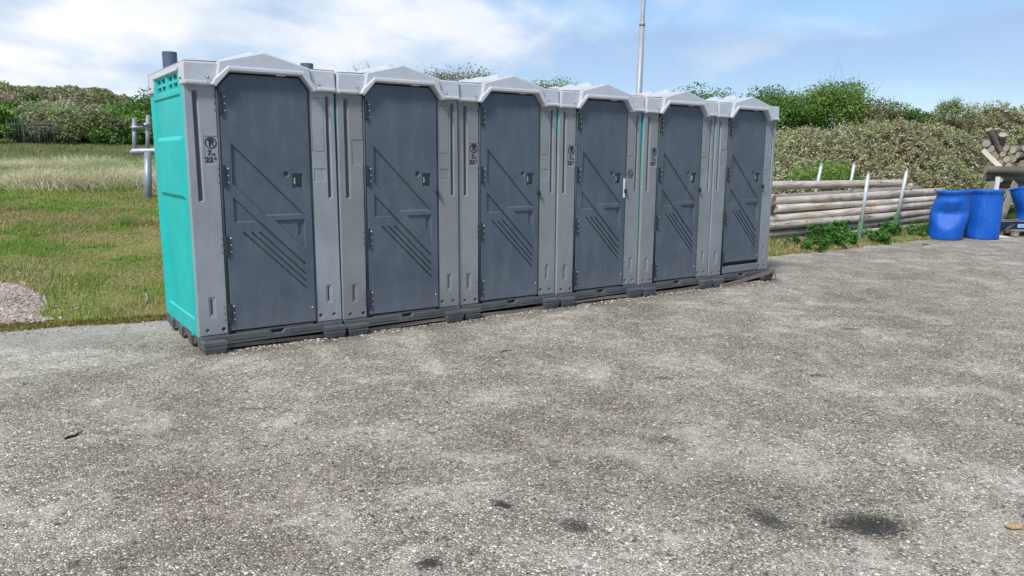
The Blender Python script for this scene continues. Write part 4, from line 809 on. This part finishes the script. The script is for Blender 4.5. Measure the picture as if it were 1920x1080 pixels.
t = empty('tube_barrier', (1.25, 9.1, 0.70))
b0 = Vector(t.location)
def tb(nm, pts, r, mt='galv', n=12, par=None, capmi=None):
    m = MB(); m.tube([Vector(p) - b0 for p in pts], r, n, 0, True, capmi); return m.build(nm, [M[mt], M['black']], par or t)
zg = float(H(1.3, 9.1))
tb('post', [(1.235, 9.11, zg - 0.1), (1.31, 9.22, 1.50)], [0.072, 0.062]); tb('post', [(1.31, 9.24, 1.53), (1.375, 9.32, 2.17)], 0.035)
tb('post', [(1.11, 9.33, 1.50), (1.165, 9.44, 2.11)], 0.035)
tb('rail', [(1.04, 9.30, 1.50), (1.07, 9.285, 1.52), (3.8, 8.75, 1.66)], [0.03, 0.058, 0.058])
tb('clamp', [(1.08, 9.36, 1.95), (1.32, 9.36, 1.955)], 0.027, capmi=1); tb('clamp', [(1.27, 9.22, 1.99), (1.41, 9.26, 2.02)], 0.034, capmi=1)
tb('post', [(3.6, 8.82, 0.4), (3.62, 8.79, 2.1)], 0.055)
tag(t, 'grey tubular steel barrier standing in the grass beside the teal wall', 'barrier')

# dark railing far left among the bushes
t = empty('iron_railing', (-0.9, 24.3, 0)); b0 = Vector(t.location); zb = float(H(0.3, 25.6)) + 0.05
a, b = Vector((-0.25, 25.75, 0)), Vector((1.15, 25.95, 0)); d = b - a
for z in (0.12, 0.78): m = MB(); p = a - b0; m.tube([p + Vector((0, 0, zb + z)), p + d + Vector((0, 0, zb + z))], 0.018, 6); m.build('rail', M['iron'], t)
for k in range(4): m = MB(); p = a - b0 + d * (k / 3); m.tube([p + Vector((0, 0, zb - 0.4)), p + Vector((0, 0, zb + 0.95))], 0.02, 6); m.build('post', M['iron'], t)
for k in range(15): m = MB(); p = a - b0 + d * ((k + .5) / 15); m.tube([p + Vector((0, 0, zb - 0.1)), p + Vector((0, 0, zb + 0.9))], 0.011, 4); m.build('picket', M['iron'], t)
tag(t, 'dark iron railing half hidden among the bushes at the far left', 'railing')

# ------------------------------------------------------------------ foliage helpers
def rvec(n): v = rng.normal(size=(n, 3)); return v / np.linalg.norm(v, axis=1)[:, None]
def leaves(name, P, size, material, out=None, asp=0.5, parent=None, up=0.0, tone=None):
    """one diamond-shaped, slightly folded leaf per point"""
    n = len(P); nrm = rvec(n)
    if out is not None: nrm = nrm * 0.8 + out
    nrm[:, 2] += up; nrm /= np.linalg.norm(nrm, axis=1)[:, None] + 1e-9
    a = np.cross(nrm, rvec(n)); a /= np.linalg.norm(a, axis=1)[:, None] + 1e-9; b = np.cross(nrm, a)
    s = (np.full(n, size) if np.isscalar(size) else size)[:, None] * (0.7 + 0.6 * rng.random((n, 1)))
    V = np.stack([P - a * s, P + b * s * asp + nrm * s * .12, P + a * s, P - b * s * asp + nrm * s * .12], 1).reshape(-1, 3)
    o = np_obj(name, V, np.arange(4 * n).reshape(-1, 4), material, parent)
    at = o.data.attributes.new('tone', 'FLOAT', 'POINT'); at.data.foreach_set('value', np.repeat(rng.random(n) if tone is None else tone, 4).astype(np.float32))
    return o
def blades(name, P, h, w, material, lean=0.35, curve=0.3, parent=None, segs=2, wind=(0.0, 0.0)):
    n = len(P); h = (np.full(n, h) if np.isscalar(h) else h) * (0.6 + 0.7 * rng.random(n)); th = rng.random(n) * 2 * np.pi
    side = np.stack([np.cos(th), np.sin(th), 0 * th], 1); ld = np.stack([-np.sin(th) + wind[0], np.cos(th) + wind[1], 0 * th], 1)
    l = (lean * (rng.random(n) * 1.3))[:, None]; rows = []
    for i in range(segs + 1):
        t = i / segs; c = P + np.array([0, 0, 1.0]) * (h * t * (1 - .25 * curve * t * t * 2))[:, None] + ld * l * (h * (t * .5 + curve * 2 * t * t))[:, None]; ww = w * (1 - t) ** .7 * .5
        if i < segs: rows += [c - side * ww, c + side * ww]
        else: rows += [c]
    k = len(rows); V = np.stack(rows, 1).reshape(-1, 3); base = np.arange(n)[:, None] * k; me = bpy.data.meshes.new(name)
    quads = np.concatenate([base + np.array([[2 * i, 2 * i + 1, 2 * i + 3, 2 * i + 2]]) for i in range(segs - 1)], 0) if segs > 1 else np.zeros((0, 4), int)
    tris = base + np.array([[2 * segs - 2, 2 * segs - 1, 2 * segs]])
    me.vertices.add(len(V)); me.vertices.foreach_set('co', V.astype(np.float32).ravel()); me.loops.add(quads.size + tris.size); me.loops.foreach_set('vertex_index', np.concatenate([quads.ravel(), tris.ravel()]).astype(np.int32))
    me.polygons.add(len(quads) + len(tris)); me.polygons.foreach_set('loop_start', np.concatenate([np.arange(len(quads)) * 4, quads.size + np.arange(len(tris)) * 3]).astype(np.int32)); me.polygons.foreach_set('loop_total', np.concatenate([np.full(len(quads), 4), np.full(len(tris), 3)]).astype(np.int32))
    me.update(calc_edges=True); me.materials.append(material); return link(name, me, parent)
def scatter(n, x0, x1, y0, y1, keep=None, dens=None):
    x = rng.uniform(x0, x1, n); y = rng.uniform(y0, y1, n); k = np.ones(n, bool)
    if keep is not None: k &= keep(x, y)
    x, y = x[k], y[k]; return np.stack([x, y, H(x, y)], 1)
CX, CY = -1.2373, -5.7767
def az(x, y): return np.arctan2(x - CX, y - CY)
def inview(x, y, a0=-0.04, a1=0.30): a = az(x, y); return (a > a0) & (a < a1)

# grass, left field
gravel = lambda x, y: ((x + 1.72) / 0.92) ** 2 + ((y - 2.5) / 1.15) ** 2 + (vnoise(x, y, 2.5, 8) - .5) * .8 < 1
P = scatter(330000, -2.2, 3.0, 1.2, 9.5, lambda x, y: inview(x, y, -0.06, 0.22) & (y > edge_y(x) + 0.0) & (~gravel(x, y) | (rng.random(len(x)) < .06)) & (rng.random(len(x)) < sstep(0.30, 0.62, fbm(x, y, 1.3, 2)) * .9 + .12))
tu = sstep(.62, .72, fbm(P[:, 0], P[:, 1], 2.3, 16)); hh = 0.026 + 0.10 * np.clip(fbm(P[:, 0], P[:, 1], 0.8, 6) - .35, 0, 1) + 0.03 * (np.abs(P[:, 1] - 1.95) < 0.35) + 0.13 * tu * vnoise(P[:, 0], P[:, 1], .7, 2)
tag(blades('grass', P, hh, 0.006, M['grass'], 0.5, 0.4), 'short mossy grass of the field left of the toilets', kind='stuff')
P = scatter(90000, -2.5, 6.0, 8.5, 16.5, lambda x, y: inview(x, y, -0.05, 0.28) & (rng.random(len(x)) < sstep(8.6 + 1.3 * fbm(x, y, 0.5, 3) * 2, 11.4, y) * (1 - sstep(13.5, 16.5, y)) * (0.25 + 1.3 * fbm(x, y, 0.7, 12))))
hh = 0.20 + 0.50 * fbm(P[:, 0], P[:, 1], 0.9, 21) ** 1.3
w_ = (fbm(P[:, 0], P[:, 1], 1.1, 90) - .5) * 5; w2_ = (fbm(P[:, 0], P[:, 1], 0.9, 95) - .5) * 4
tag(blades('tall_grass', P, hh, 0.012, M['grass_tall'], 1.0, 0.6, segs=3, wind=(w_, w2_)), 'band of tall wind-combed straw and green grass across the field', kind='stuff')
P = scatter(110000, -3, 9.0, 15, 33, lambda x, y: inview(x, y, -0.05, 0.30))
tag(blades('grass', P, 0.13 + 0.25 * fbm(P[:, 0], P[:, 1], 0.4, 33), 0.018, M['grass_mid'], 0.6, 0.4), 'green meadow grass below the bushes at the far left', kind='stuff')
P = scatter(60000, -2.5, 4.2, 6.0, 11.0, lambda x, y: inview(x, y, -0.05, 0.24))
tag(blades('grass', P, 0.06, 0.009, M['grass'], 0.5, 0.4), 'mossy brownish turf before the tall grass band', kind='stuff')
# grass fringe and tufts hanging over the slab edge
P = scatter(26000, -2.2, 0.25, 1.2, 2.3, lambda x, y: np.abs(y - edge_y(x) - 0.05) < 0.05 + 0.08 * vnoise(x, y, 3, 4))
P[:, 2] = np.maximum(P[:, 2], 0.0)
M['moss'] = leafmat('moss_fringe', [(0.16, 0.15, 0.03), (0.27, 0.23, 0.06), (0.34, 0.27, 0.10)], 3.0)
tag(blades('edge_moss', P, 0.030, 0.008, M['moss'], 0.8, 0.5), 'yellow moss and grass fringe creeping over the slab edge at the left', kind='stuff')
P = scatter(45000, 3.0, 13.0, 1.4, 14.0, lambda x, y: ~((x > 8) & (y > 1.4) & (y < 9)))
tag(blades('grass', P, 0.12 + 0.12 * fbm(P[:, 0], P[:, 1], 0.8, 6), 0.012, M['grass_mid'], 0.6, 0.4), 'rough grass on the ground behind the row of toilets', kind='stuff')
# gravel
gx2 = np.arange(-3.2, -0.4, 0.08); gy2 = np.arange(1.2, 5.2, 0.08)
M['gravel'] = simple('pinkish_gravel', (0.40, 0.32, 0.26), 0.9, 0, 0.35, 30)
X, Y = np.meshgrid(gx2, gy2); q = gravel(X, Y) & (Y > edge_y(X) + .16); idx = -np.ones(X.shape, int); need = np.zeros(X.shape, bool); need[:-1, :-1] |= q[:-1, :-1]
for dy_, dx_ in ((0, 0), (0, 1), (1, 0), (1, 1)): need[dy_:, dx_:] |= q[:X.shape[0] - dy_, :X.shape[1] - dx_]
idx[need] = np.arange(need.sum()); V = np.stack([X[need], Y[need], H(X[need], Y[need]) + 0.012], 1)
ii, jj = np.where(q[:-1, :-1]); tag(np_obj('gravel_path', V, np.stack([idx[ii, jj], idx[ii, jj + 1], idx[ii + 1, jj + 1], idx[ii + 1, jj]], 1), M['gravel'], smooth=True), 'patch of pale pinkish gravel at the far left', kind='structure')
def stones(name, P, size, material, label):
    n = len(P); ico = np.array([(0, 0, .6), (.9, 0, 0), (0, .9, 0), (-.9, 0, 0), (0, -.9, 0), (.5, .5, .35), (-.5, .5, .35), (-.5, -.5, .35), (.5, -.5, .35)])
    fs = np.array([(0, 8, 5), (0, 5, 6), (0, 6, 7), (0, 7, 8), (5, 8, 1), (5, 1, 2), (6, 5, 2), (6, 2, 3), (7, 6, 3), (7, 3, 4), (8, 7, 4), (8, 4, 1)])
    s = size * (0.45 + rng.random(n) ** 2 * 1.3); th = rng.random(n) * 6.28; e = 0.6 + 0.5 * rng.random(n)
    v = ico[None] * s[:, None, None] * (1 + 0.25 * rng.normal(size=(n, 9, 1))); v[:, :, 1] *= e[:, None]; c, sn = np.cos(th)[:, None], np.sin(th)[:, None]
    V = np.stack([v[:, :, 0] * c - v[:, :, 1] * sn, v[:, :, 0] * sn + v[:, :, 1] * c, v[:, :, 2]], 2) + P[:, None]
    q = (fs[None] + np.arange(n)[:, None, None] * 9).reshape(-1, 3); return tag(np_obj(name, V.reshape(-1, 3), q, material), label, kind='stuff')
M['stone'] = leafmat('loose_pebble', [(0.06, 0.06, 0.06), (0.20, 0.19, 0.17), (0.34, 0.31, 0.26), (0.30, 0.21, 0.14), (0.55, 0.53, 0.48), (0.66, 0.64, 0.6)], 2, transl=0.0)
M['gstone'] = leafmat('pebble_gravel', [(0.26, 0.20, 0.17), (0.40, 0.33, 0.28), (0.54, 0.47, 0.42)], 2, transl=0.0)
P = scatter(22000, -3.2, 0.0, 1.3, 5.2, lambda x, y: (gravel(x, y) | ((((x + 1.72) / 1.25) ** 2 + ((y - 2.6) / 1.75) ** 2 < 1) & (rng.random(len(x)) < .06))) & (y > edge_y(x) + .1)); P[:, 2] += 0.012; stones('gravel', P, 0.016, M['gstone'], 'loose pinkish stones lying on the gravel patch')
x = rng.uniform(-3, 9, 26000); y = -5.2 + (rng.random(26000) ** 1.4) * 6.2; k = (az(x, y) > -.15) & (az(x, y) < 1.35) & (np.hypot(x - CX, y - CY) > 1.6) & ~((y > -0.08) & (x > 0)); P = np.stack([x[k], y[k], 0 * x[k] - 0.001], 1)
stones('loose_pebbles', P, 0.0062, M['stone'], 'fine loose pebbles scattered over the concrete slab')
x = rng.uniform(-1.3, 0.3, 420); P = np.stack([x, edge_y(x) - 0.01 - 0.30 * rng.random(420) ** 2, 0 * x], 1); stones('edge_chips', P, 0.010, M['gstone'], 'pale stone chips along the crumbling slab edge')

x = rng.uniform(0.05, 6.75, 2600); P = np.stack([x, -0.02 - np.abs(rng.normal(size=2600)) * 0.07, 0 * x], 1); stones('base_grit', P, 0.008, M['stone'], 'grit and small stones gathered along the feet of the toilets')
# right verge: grass, weeds
P = scatter(60000, 7.8, 16.5, 1.25, 3.6, lambda x, y: (y > edge_y(x) - 0.02) & ~((y > 2.1) & (y < 3.1) & (x > 9.5) & (x < 15.6)))
hh = 0.05 + 0.10 * sstep(0.1, 0.7, P[:, 1] - edge_y(P[:, 0])) + 0.04 * vnoise(P[:, 0], P[:, 1], 2, 3)
tag(blades('verge_grass', P, hh, 0.010, M['grass'], 0.6, 0.4), 'grass verge along the foot of the long pole stack', kind='stuff')
P = scatter(60000, 14.0, 24.0, 1.6, 5.6, lambda x, y: (y > edge_y(x) + .1) & (az(x, y) > 0.95))
tag(blades('verge_grass', P, 0.16 + 0.22 * fbm(P[:, 0], P[:, 1], 1.0, 3), 0.014, M['grass_dark'], 0.6, 0.4), 'dark rough grass behind the blue drums and the pole heap', kind='stuff')
def weed(x, y, r, h, n, label, mt='weed'):
    z = float(H(x, y)); t = empty('weed', (x, y, z)); ns = max(6, n // 45); S_ = []; m = MB()
    for k in range(ns):
        a = rng.random() * 6.28; rr = r * rng.random() ** .6; hh_ = h * (1 - .55 * (rr / r) ** 2) * (.75 + .4 * rng.random()); p = Vector((rr * math.cos(a), rr * math.sin(a), 0)); q = p + Vector((.06 * math.cos(a), .06 * math.sin(a), hh_)); m.tube([p, (p + q) / 2 + Vector((0, 0, .02)), q], [.006, .005, .003], 4); S_.append((p, q))
    tag(m.build('stems', M['weed'], t), kind='stuff'); kk = rng.integers(0, ns, n); tt = rng.random(n) ** .7
    P = np.array([S_[i][0].lerp(S_[i][1], float(u)) for i, u in zip(kk, tt)]) + rng.normal(size=(n, 3)) * .035; P[:, 2] = np.maximum(P[:, 2], .01)
    leaves('foliage', P, 0.042, M[mt], None, 0.42, t, up=0.9); tag(t, label, 'weed', 'weeds along the pole stack'); return t
weed(10.95, 1.90, 0.50, 0.33, 1200, 'broad bushy green weed at the foot of the pole stack, nearest the toilets')
weed(11.65, 2.0, 0.22, 0.38, 380, 'tall weed touching the pole stack just left of the first green post')
weed(10.2, 1.75, 0.45, 0.16, 650, 'low green weed at the corner of the end toilet')
weed(12.3, 1.75, 0.40, 0.17, 550, 'low weed round the foot of the first green post')
weed(13.35, 1.92, 0.28, 0.28, 480, 'dense weed round the second green post')
weed(14.0, 1.95, 0.35, 0.18, 420, 'low weed left of the dented drum')

# thicket on the bank to the right
def bank_points(n, depth=0.30):
    x = rng.uniform(8.0, 31, n); y = rng.uniform(3.4, 12.5, n)
    a = az(x, y); k = (a > 0.60) & (a < 1.30) & ((a > 0.88) | (rng.random(n) < .55)); return x[k], y[k]
def crown_h(x, y):
    e = y - 3.4 - 1.8 * (1 - sstep(8.5, 10.5, x)) - 0.5 * (fbm(x, y * 0, 0.5, 44) - .5)
    t = sstep(0.0, 1.6, e); big = fbm(x, y, 0.75, 51); sm = fbm(x, y, 1.7, 57)
    top = 0.80 + 0.30 * sstep(14, 24, x) + 0.10 * sstep(1.5, 3.5, e)
    return t ** .6 * top * (0.50 + 0.95 * big) + (sm - .5) * 0.46 * t + (fbm(x, y, 4.0, 63) - .5) * 0.22 * t
# canopy surface as a dark inner mass, then leaf sprays over it
tx = np.arange(8.0, 32, 0.22); ty = np.arange(3.3, 13, 0.16)
def tz(X, Y): return H(X, Y) + crown_h(X, Y) - 0.14 - 0.3 * (1 - sstep(0, .25, Y - 3.4))
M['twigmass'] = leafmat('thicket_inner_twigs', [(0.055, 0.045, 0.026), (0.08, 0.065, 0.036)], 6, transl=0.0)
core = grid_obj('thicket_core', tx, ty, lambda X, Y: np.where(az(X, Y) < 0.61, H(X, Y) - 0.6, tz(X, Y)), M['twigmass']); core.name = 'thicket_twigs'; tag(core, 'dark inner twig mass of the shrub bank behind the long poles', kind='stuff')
# sample by true surface area (the face is steep)
n = 950000; x, y = bank_points(n); e = .05; sx = (tz(x + e, y) - tz(x - e, y)) / (2 * e); sy = (tz(x, y + e) - tz(x, y - e)) / (2 * e); ar = np.sqrt(1 + sx ** 2 + sy ** 2)
nv = np.stack([-sx, -sy, np.ones_like(sx)], 1) / ar[:, None]; vd = np.stack([CX - x, CY - y, 1.45 - tz(x, y)], 1); dist = np.linalg.norm(vd, axis=1); vd /= dist[:, None]
face = (nv * vd).sum(1); keep = (rng.random(len(x)) < np.clip(ar / 4.0, 0, 1) * np.where(face > -0.15, 1, 0.12) * np.clip(1.35 - dist / 45, .3, 1)); x, y, nv = x[keep], y[keep], nv[keep]
base = np.stack([x, y, tz(x, y)], 1)
# sprays: each spray is a tuft of leaves around a shoot tip
gapn = fbm(base[:, 0] + base[:, 2] * .7, base[:, 1] - base[:, 2] * .9, 2.6, 77); sel = rng.random(len(base)) < 0.22 * (0.22 + .78 * sstep(0.38, 0.52, gapn)) * (0.72 + .28 * sstep(0.30, 0.48, fbm(x, y, 0.75, 51))); B = base[sel]; Nv = nv[sel]; nsp = len(B)
per = 9; tn = np.clip(rng.random(nsp) * .9 + .1 * rng.random(nsp), 0, 1); ln_ = (0.03 + 0.26 * rng.random((nsp, 1)) ** 1.5); Pp = np.repeat(B, per, 0) + np.repeat(Nv * ln_ + np.array([0, 0, .08]) * rng.random((nsp, 1)), per, 0) + rng.normal(size=(nsp * per, 3)) * np.array([.034, .034, .036])
o = leaves('thicket', Pp, 0.036, M['lf_thicket'], np.repeat(Nv, per, 0) * .4, 0.5, None, up=0.5, tone=np.repeat(tn, per)); tag(o, 'dense brownish and pale green shrub thicket covering the bank behind the poles', kind='stuff')
print('thicket leaves', len(Pp))

# bushes and small trees: crown of leaf clumps round real limbs
def bush(x, y, rx, rz, label, mt, n=2600, leaf=0.07, trunk=0.6, clumps=26, name='bush', cat='bush', zbase=None, spiky=0.0, group=None, sparse=1.0, ry=None, twig='twig', bare=False, stem=False):
    zg_ = float(H(x, y)); z = zg_ if zbase is None else min(zbase, zg_ + 9); lift = max(0.0, z - zg_); z -= lift; trunk += lift; t = empty(name, (x, y, z - 0.05)); ry = ry or rx; m = MB(); C_ = []
    for k in range(clumps):
        d = rvec(1)[0]; d[2] = abs(d[2]) * 1.0 - 0.15; rr = 0.45 + 0.55 * rng.random() ** .5
        c = np.array([d[0] * rx * rr, d[1] * ry * rr, trunk + rz * (0.5 + 0.5 * d[2] * rr) * (0.85 + .3 * rng.random())]); C_.append(c)
        if stem: b0_ = Vector((0, 0, c[2] * .45)); mid_ = Vector((c[0] * .5, c[1] * .5, c[2] * .8)); m.tube([b0_, mid_, Vector(c)], [0.010, 0.007, 0.004], 4)
        else: b0_ = Vector((c[0] * .12, c[1] * .12, 0)); mid_ = Vector((c[0] * .5, c[1] * .5, c[2] * .55)); m.tube([b0_, mid_, Vector(c)], [0.022 * rx, 0.012 * rx, 0.005], 5)
        if bare or spiky:
            for j in range(int(5 + spiky * 4)):
                e_ = Vector(c) + Vector((rng.normal() * .22 * rx, rng.normal() * .22 * rx, abs(rng.normal()) * .20 * rz + .05)); m.tube([Vector(c) * .9 + Vector((0, 0, c[2] * .02)), e_], [0.007, 0.002], 4)
                if bare:
                    for j2 in range(3): m.tube([Vector(c).lerp(e_, .6), e_ + Vector((rng.normal() * .15, rng.normal() * .15, abs(rng.normal()) * .18))], [.007, .003], 4)
    if stem: m.tube([(0, 0, 0), (0.02, 0, trunk + rz * .9)], [0.03, 0.008], 6)
    m.build('trunk', M[twig], t)
    if n:
        C_ = np.array(C_); w = rng.random(clumps) + .4; w /= w.sum(); kk = rng.choice(clumps, n, p=w); cr_ = (0.30 + 0.22 * rng.random(clumps)) * min(rx, rz) * sparse
        d = rvec(n); rad = cr_[kk] * (0.35 + 0.75 * rng.random(n) ** .6); P = C_[kk] + d * rad[:, None] * np.array([1.1, 1.1, .8])
        P[:, 2] = np.maximum(P[:, 2], 0.02); leaves('crown', P, leaf, M[mt], d * .5, 0.5, t, up=.3, tone=np.clip(rng.random(clumps)[kk] * .7 + .3 * (d[:, 2] * .5 + .5), 0, 1))  # tone random per clump, plus lighter upper leaves: top light put into the colour
    return tag(t, label, cat, group)

GL = 'bushes at the far side of the left field'
LB = [(-0.75, 26.6, 0.9, 1.35, 'bright green bush at the extreme left beside the iron railing', 'lf_lime', 4200),
      (2.35, 28.2, 1.5, 1.25, 'brownish rounded bush in the middle of the left thicket, in front', 'lf_brown', 4600),
      (1.75, 31.2, 1.9, 1.5, 'pale flowering bush above the iron railing', 'lf_pale', 4600),
      (3.9, 28.6, 1.3, 1.2, 'fresh green bush low behind the tubular barrier', 'lf_lime', 3800),
      (5.1, 30.5, 1.9, 1.9, 'tall green bush just left of the teal wall', 'lf_green', 5200),
      (3.9, 33.5, 1.9, 1.3, 'dark green bush in the centre of the left thicket, behind', 'lf_dark', 4600),
      (0.9, 35.5, 1.0, 1.7, 'dark leafy bush standing tall at the upper left', 'lf_green', 3200),
      (6.4, 34.2, 2.3, 1.9, 'large green bush on the slope behind the teal wall', 'lf_green', 5200),
      (0.9, 26.7, 0.9, 0.8, 'low grey-green bush under the iron railing', 'lf_brown', 2400),
      (3.0, 27.3, 1.0, 0.7, 'low scrubby bush at the grass edge', 'lf_green', 2000),
      (-1.0, 31.5, 1.9, 1.2, 'mid green bush cut by the left edge of the photo', 'lf_green', 3600),
      (7.6, 30.2, 1.9, 1.6, 'green bush mostly hidden behind the first toilet', 'lf_green', 3400)]
for i, (x, y, rx, rz, lab, mt, n) in enumerate(LB): bush(x, y, rx, rz, lab, mt, int(n * 2.0), 0.068, 0.05, 30, group=GL, sparse=.85)
# scrub over the hill behind
P = scatter(150000, -6, 24, 31, 58, lambda x, y: inview(x, y, -0.06, 0.42))
P[:, 2] += (0.1 + 1.0 * fbm(P[:, 0], P[:, 1], 0.45, 71) ** 2 * 1.6) * rng.random(len(P)) ** .5
tag(leaves('hill_scrub', P, 0.11, M['lf_scrub'], None, 0.5, None, up=.5), 'olive and brown scrub covering the dune beyond the field', kind='stuff')

GM = 'trees and bushes behind the toilets'
bush(19.2, 28.0, 2.3, 2.2, 'brown budding tree crown above the gap between second and third roofs', 'lf_brown', 10000, 0.06, 0.6, 46, 'tree', 'tree', zbase=2.95, group=GM, spiky=.5)
bush(22.0, 24.0, 2.2, 1.6, 'light green bush above the third and fourth toilets', 'lf_lime', 9000, 0.06, 0.3, 40, zbase=3.0, group=GM, spiky=.3)
bush(20.0, 22.2, 1.5, 1.5, 'brownish twiggy bush above the third toilet roof', 'lf_brown', 6500, 0.055, 0.3, 36, zbase=3.0, group=GM, spiky=.5)
bush(12.0, 23.8, 0.8, 1.2, 'bare leafless tree top showing between the first two roofs', 'lf_brown', 0, 0.07, 1.0, 18, 'tree', 'tree', zbase=2.55, group=GM, bare=True, twig='twig_grey')
bush(24.9, 17.2, 1.6, 1.35, 'rounded green bush above the fifth toilet', 'lf_green', 8000, 0.06, 0.2, 38, zbase=2.8, group=GM, spiky=.2)
bush(23.2, 18.6, 1.8, 0.9, 'low brownish bush beside the lamp post', 'lf_brown', 2800, 0.075, 0.1, 26, zbase=3.0, group=GM, spiky=.5)
bush(26.5, 17.5, 1.8, 0.9, 'low green bush left of the last roof', 'lf_green', 3000, 0.075, 0.1, 26, zbase=3.0, group=GM)
GR = 'bushes above the bank on the right'
bush(25.3, 13.4, 1.25, 1.9, 'dark green bush right behind the end toilet', 'lf_green', 9000, 0.055, 0.2, 56, zbase=2.2, group=GR, spiky=.1)
bush(27.1, 12.1, 1.35, 2.2, 'large bright green bush with upright shoots above the bank', 'lf_lime', 10500, 0.055, 0.2, 56, zbase=2.2, group=GR, spiky=.3)
bush(26.2, 12.9, 1.0, 1.2, 'lower green bush between the two large ones', 'lf_green', 5000, 0.055, 0.2, 34, zbase=2.3, group=GR)
bush(28.5, 11.2, 1.2, 1.2, 'sparse bush trailing off right of the bright green one', 'lf_brown', 4400, 0.055, 0.3, 30, zbase=2.35, group=GR, spiky=.4)
bush(14.9, 4.5, 0.75, 0.55, 'small fresh green bush in the thicket behind the steel posts', 'lf_lime', 3000, 0.03, 0.15, 26, zbase=0.75)
bush(30.2, 10.4, 1.7, 0.8, 'low dark bush between the bright green bush and the wispy saplings', 'lf_dark', 4000, 0.06, 0.4, 26, zbase=2.3, group=GR, spiky=.3)
bush(26.2, 8.3, 0.28, 0.9, 'thin upright sapling above the bank', 'lf_green', 500, 0.045, 0.3, 9, 'sapling', 'sapling', zbase=2.35, group=GR, stem=True)
bush(27.0, 7.3, 0.62, 1.0, 'wispy pale sapling above the bank, nearest the right edge', 'lf_pale', 1500, 0.04, 0.4, 20, 'sapling', 'sapling', zbase=2.35, group=GR, spiky=.5, stem=True)

# ------------------------------------------------------------------ small things lying about
def rock(loc, s, label, mt, e=(1, .6, .4)):
    bm = bmesh.new(); bmesh.ops.create_icosphere(bm, subdivisions=2, radius=1)
    for v in bm.verts: k = 1 + .22 * math.sin(v.co.x * 5 + v.co.y * 3) * math.cos(v.co.z * 4 + v.co.x * 2); v.co = Vector((v.co.x * e[0] * k, v.co.y * e[1] * k, max(v.co.z * e[2] * k, -.12))) * s
    me = bpy.data.meshes.new('stone'); bm.to_mesh(me); bm.free(); me.materials.append(mt); o = link('stone', me, None, loc, (0, 0, -.5)); tag(o, label, 'stone')
M['ochre'] = simple('ochre_stone', (0.42, 0.29, 0.15), 0.8, 0, .4, 60); M['greystone'] = simple('grey_stone', (0.3, 0.29, 0.27), 0.8)
rock((2.07, -4.64, 0.008), 0.036, 'ochre stone lying alone on the slab at the lower right', M['ochre'])
rock((0.83, -3.72, 0.004), 0.012, 'tiny orange pebble beside a dark spot on the slab', M['ochre'])
m = MB(); m.tube([(0, 0, 0.006), (0.02, 0.012, 0.010), (0.05, 0.02, 0.006), (0.085, 0.05, 0.012)], [0.004, .007, .006, .002], 6); o = m.build('twig', M['black'], None, (-0.99, -1.44, 0.0)); tag(o, 'short black twig on the slab at the left', 'twig')
for (x, y, lab) in ((1.9, -1.2, 'small dark twig on the slab before the second toilet'), (12.6, 0.95, 'brown bark scrap on the slab before the pole rack')):
    m = MB(); m.tube([(0, 0, 0.005), (0.04, 0.02, 0.009), (0.10, 0.01, 0.005)], [0.003, .006, .003], 5); o = m.build('twig', M['old_wood'], None, (x, y, 0)); 
    if x > 10: o.scale = (2.6, 2.6, 2.6)
    tag(o, lab, 'twig')
m = MB(); m.tube([(0, 0, 0.0), (0.02, -0.01, 0.06), (0.0, -0.03, 0.13)], [0.004, .012, .002], 6); o = m.build('feather', M['white'], None, (-0.02, 2.05, float(H(0, 2.05))), (0.3, 0, 0)); tag(o, 'pale upright feather in the grass left of the toilets', 'feather')
P = scatter(900, 4.1, 5.1, -0.35, 0.0, lambda x, y: ((x - 4.95) / .16) ** 2 + ((y + .17) / .05) ** 2 < 1) ; P[:, 2] = 0
if len(P): tag(blades('moss_tuft', P, 0.022, 0.008, M['moss'], .8, .5), 'small yellow-green moss tuft before the fifth toilet', kind='stuff')
print('tris', sum(len(o.data.loops) - 2 * len(o.data.polygons) for o in bpy.data.objects if o.type == 'MESH'))
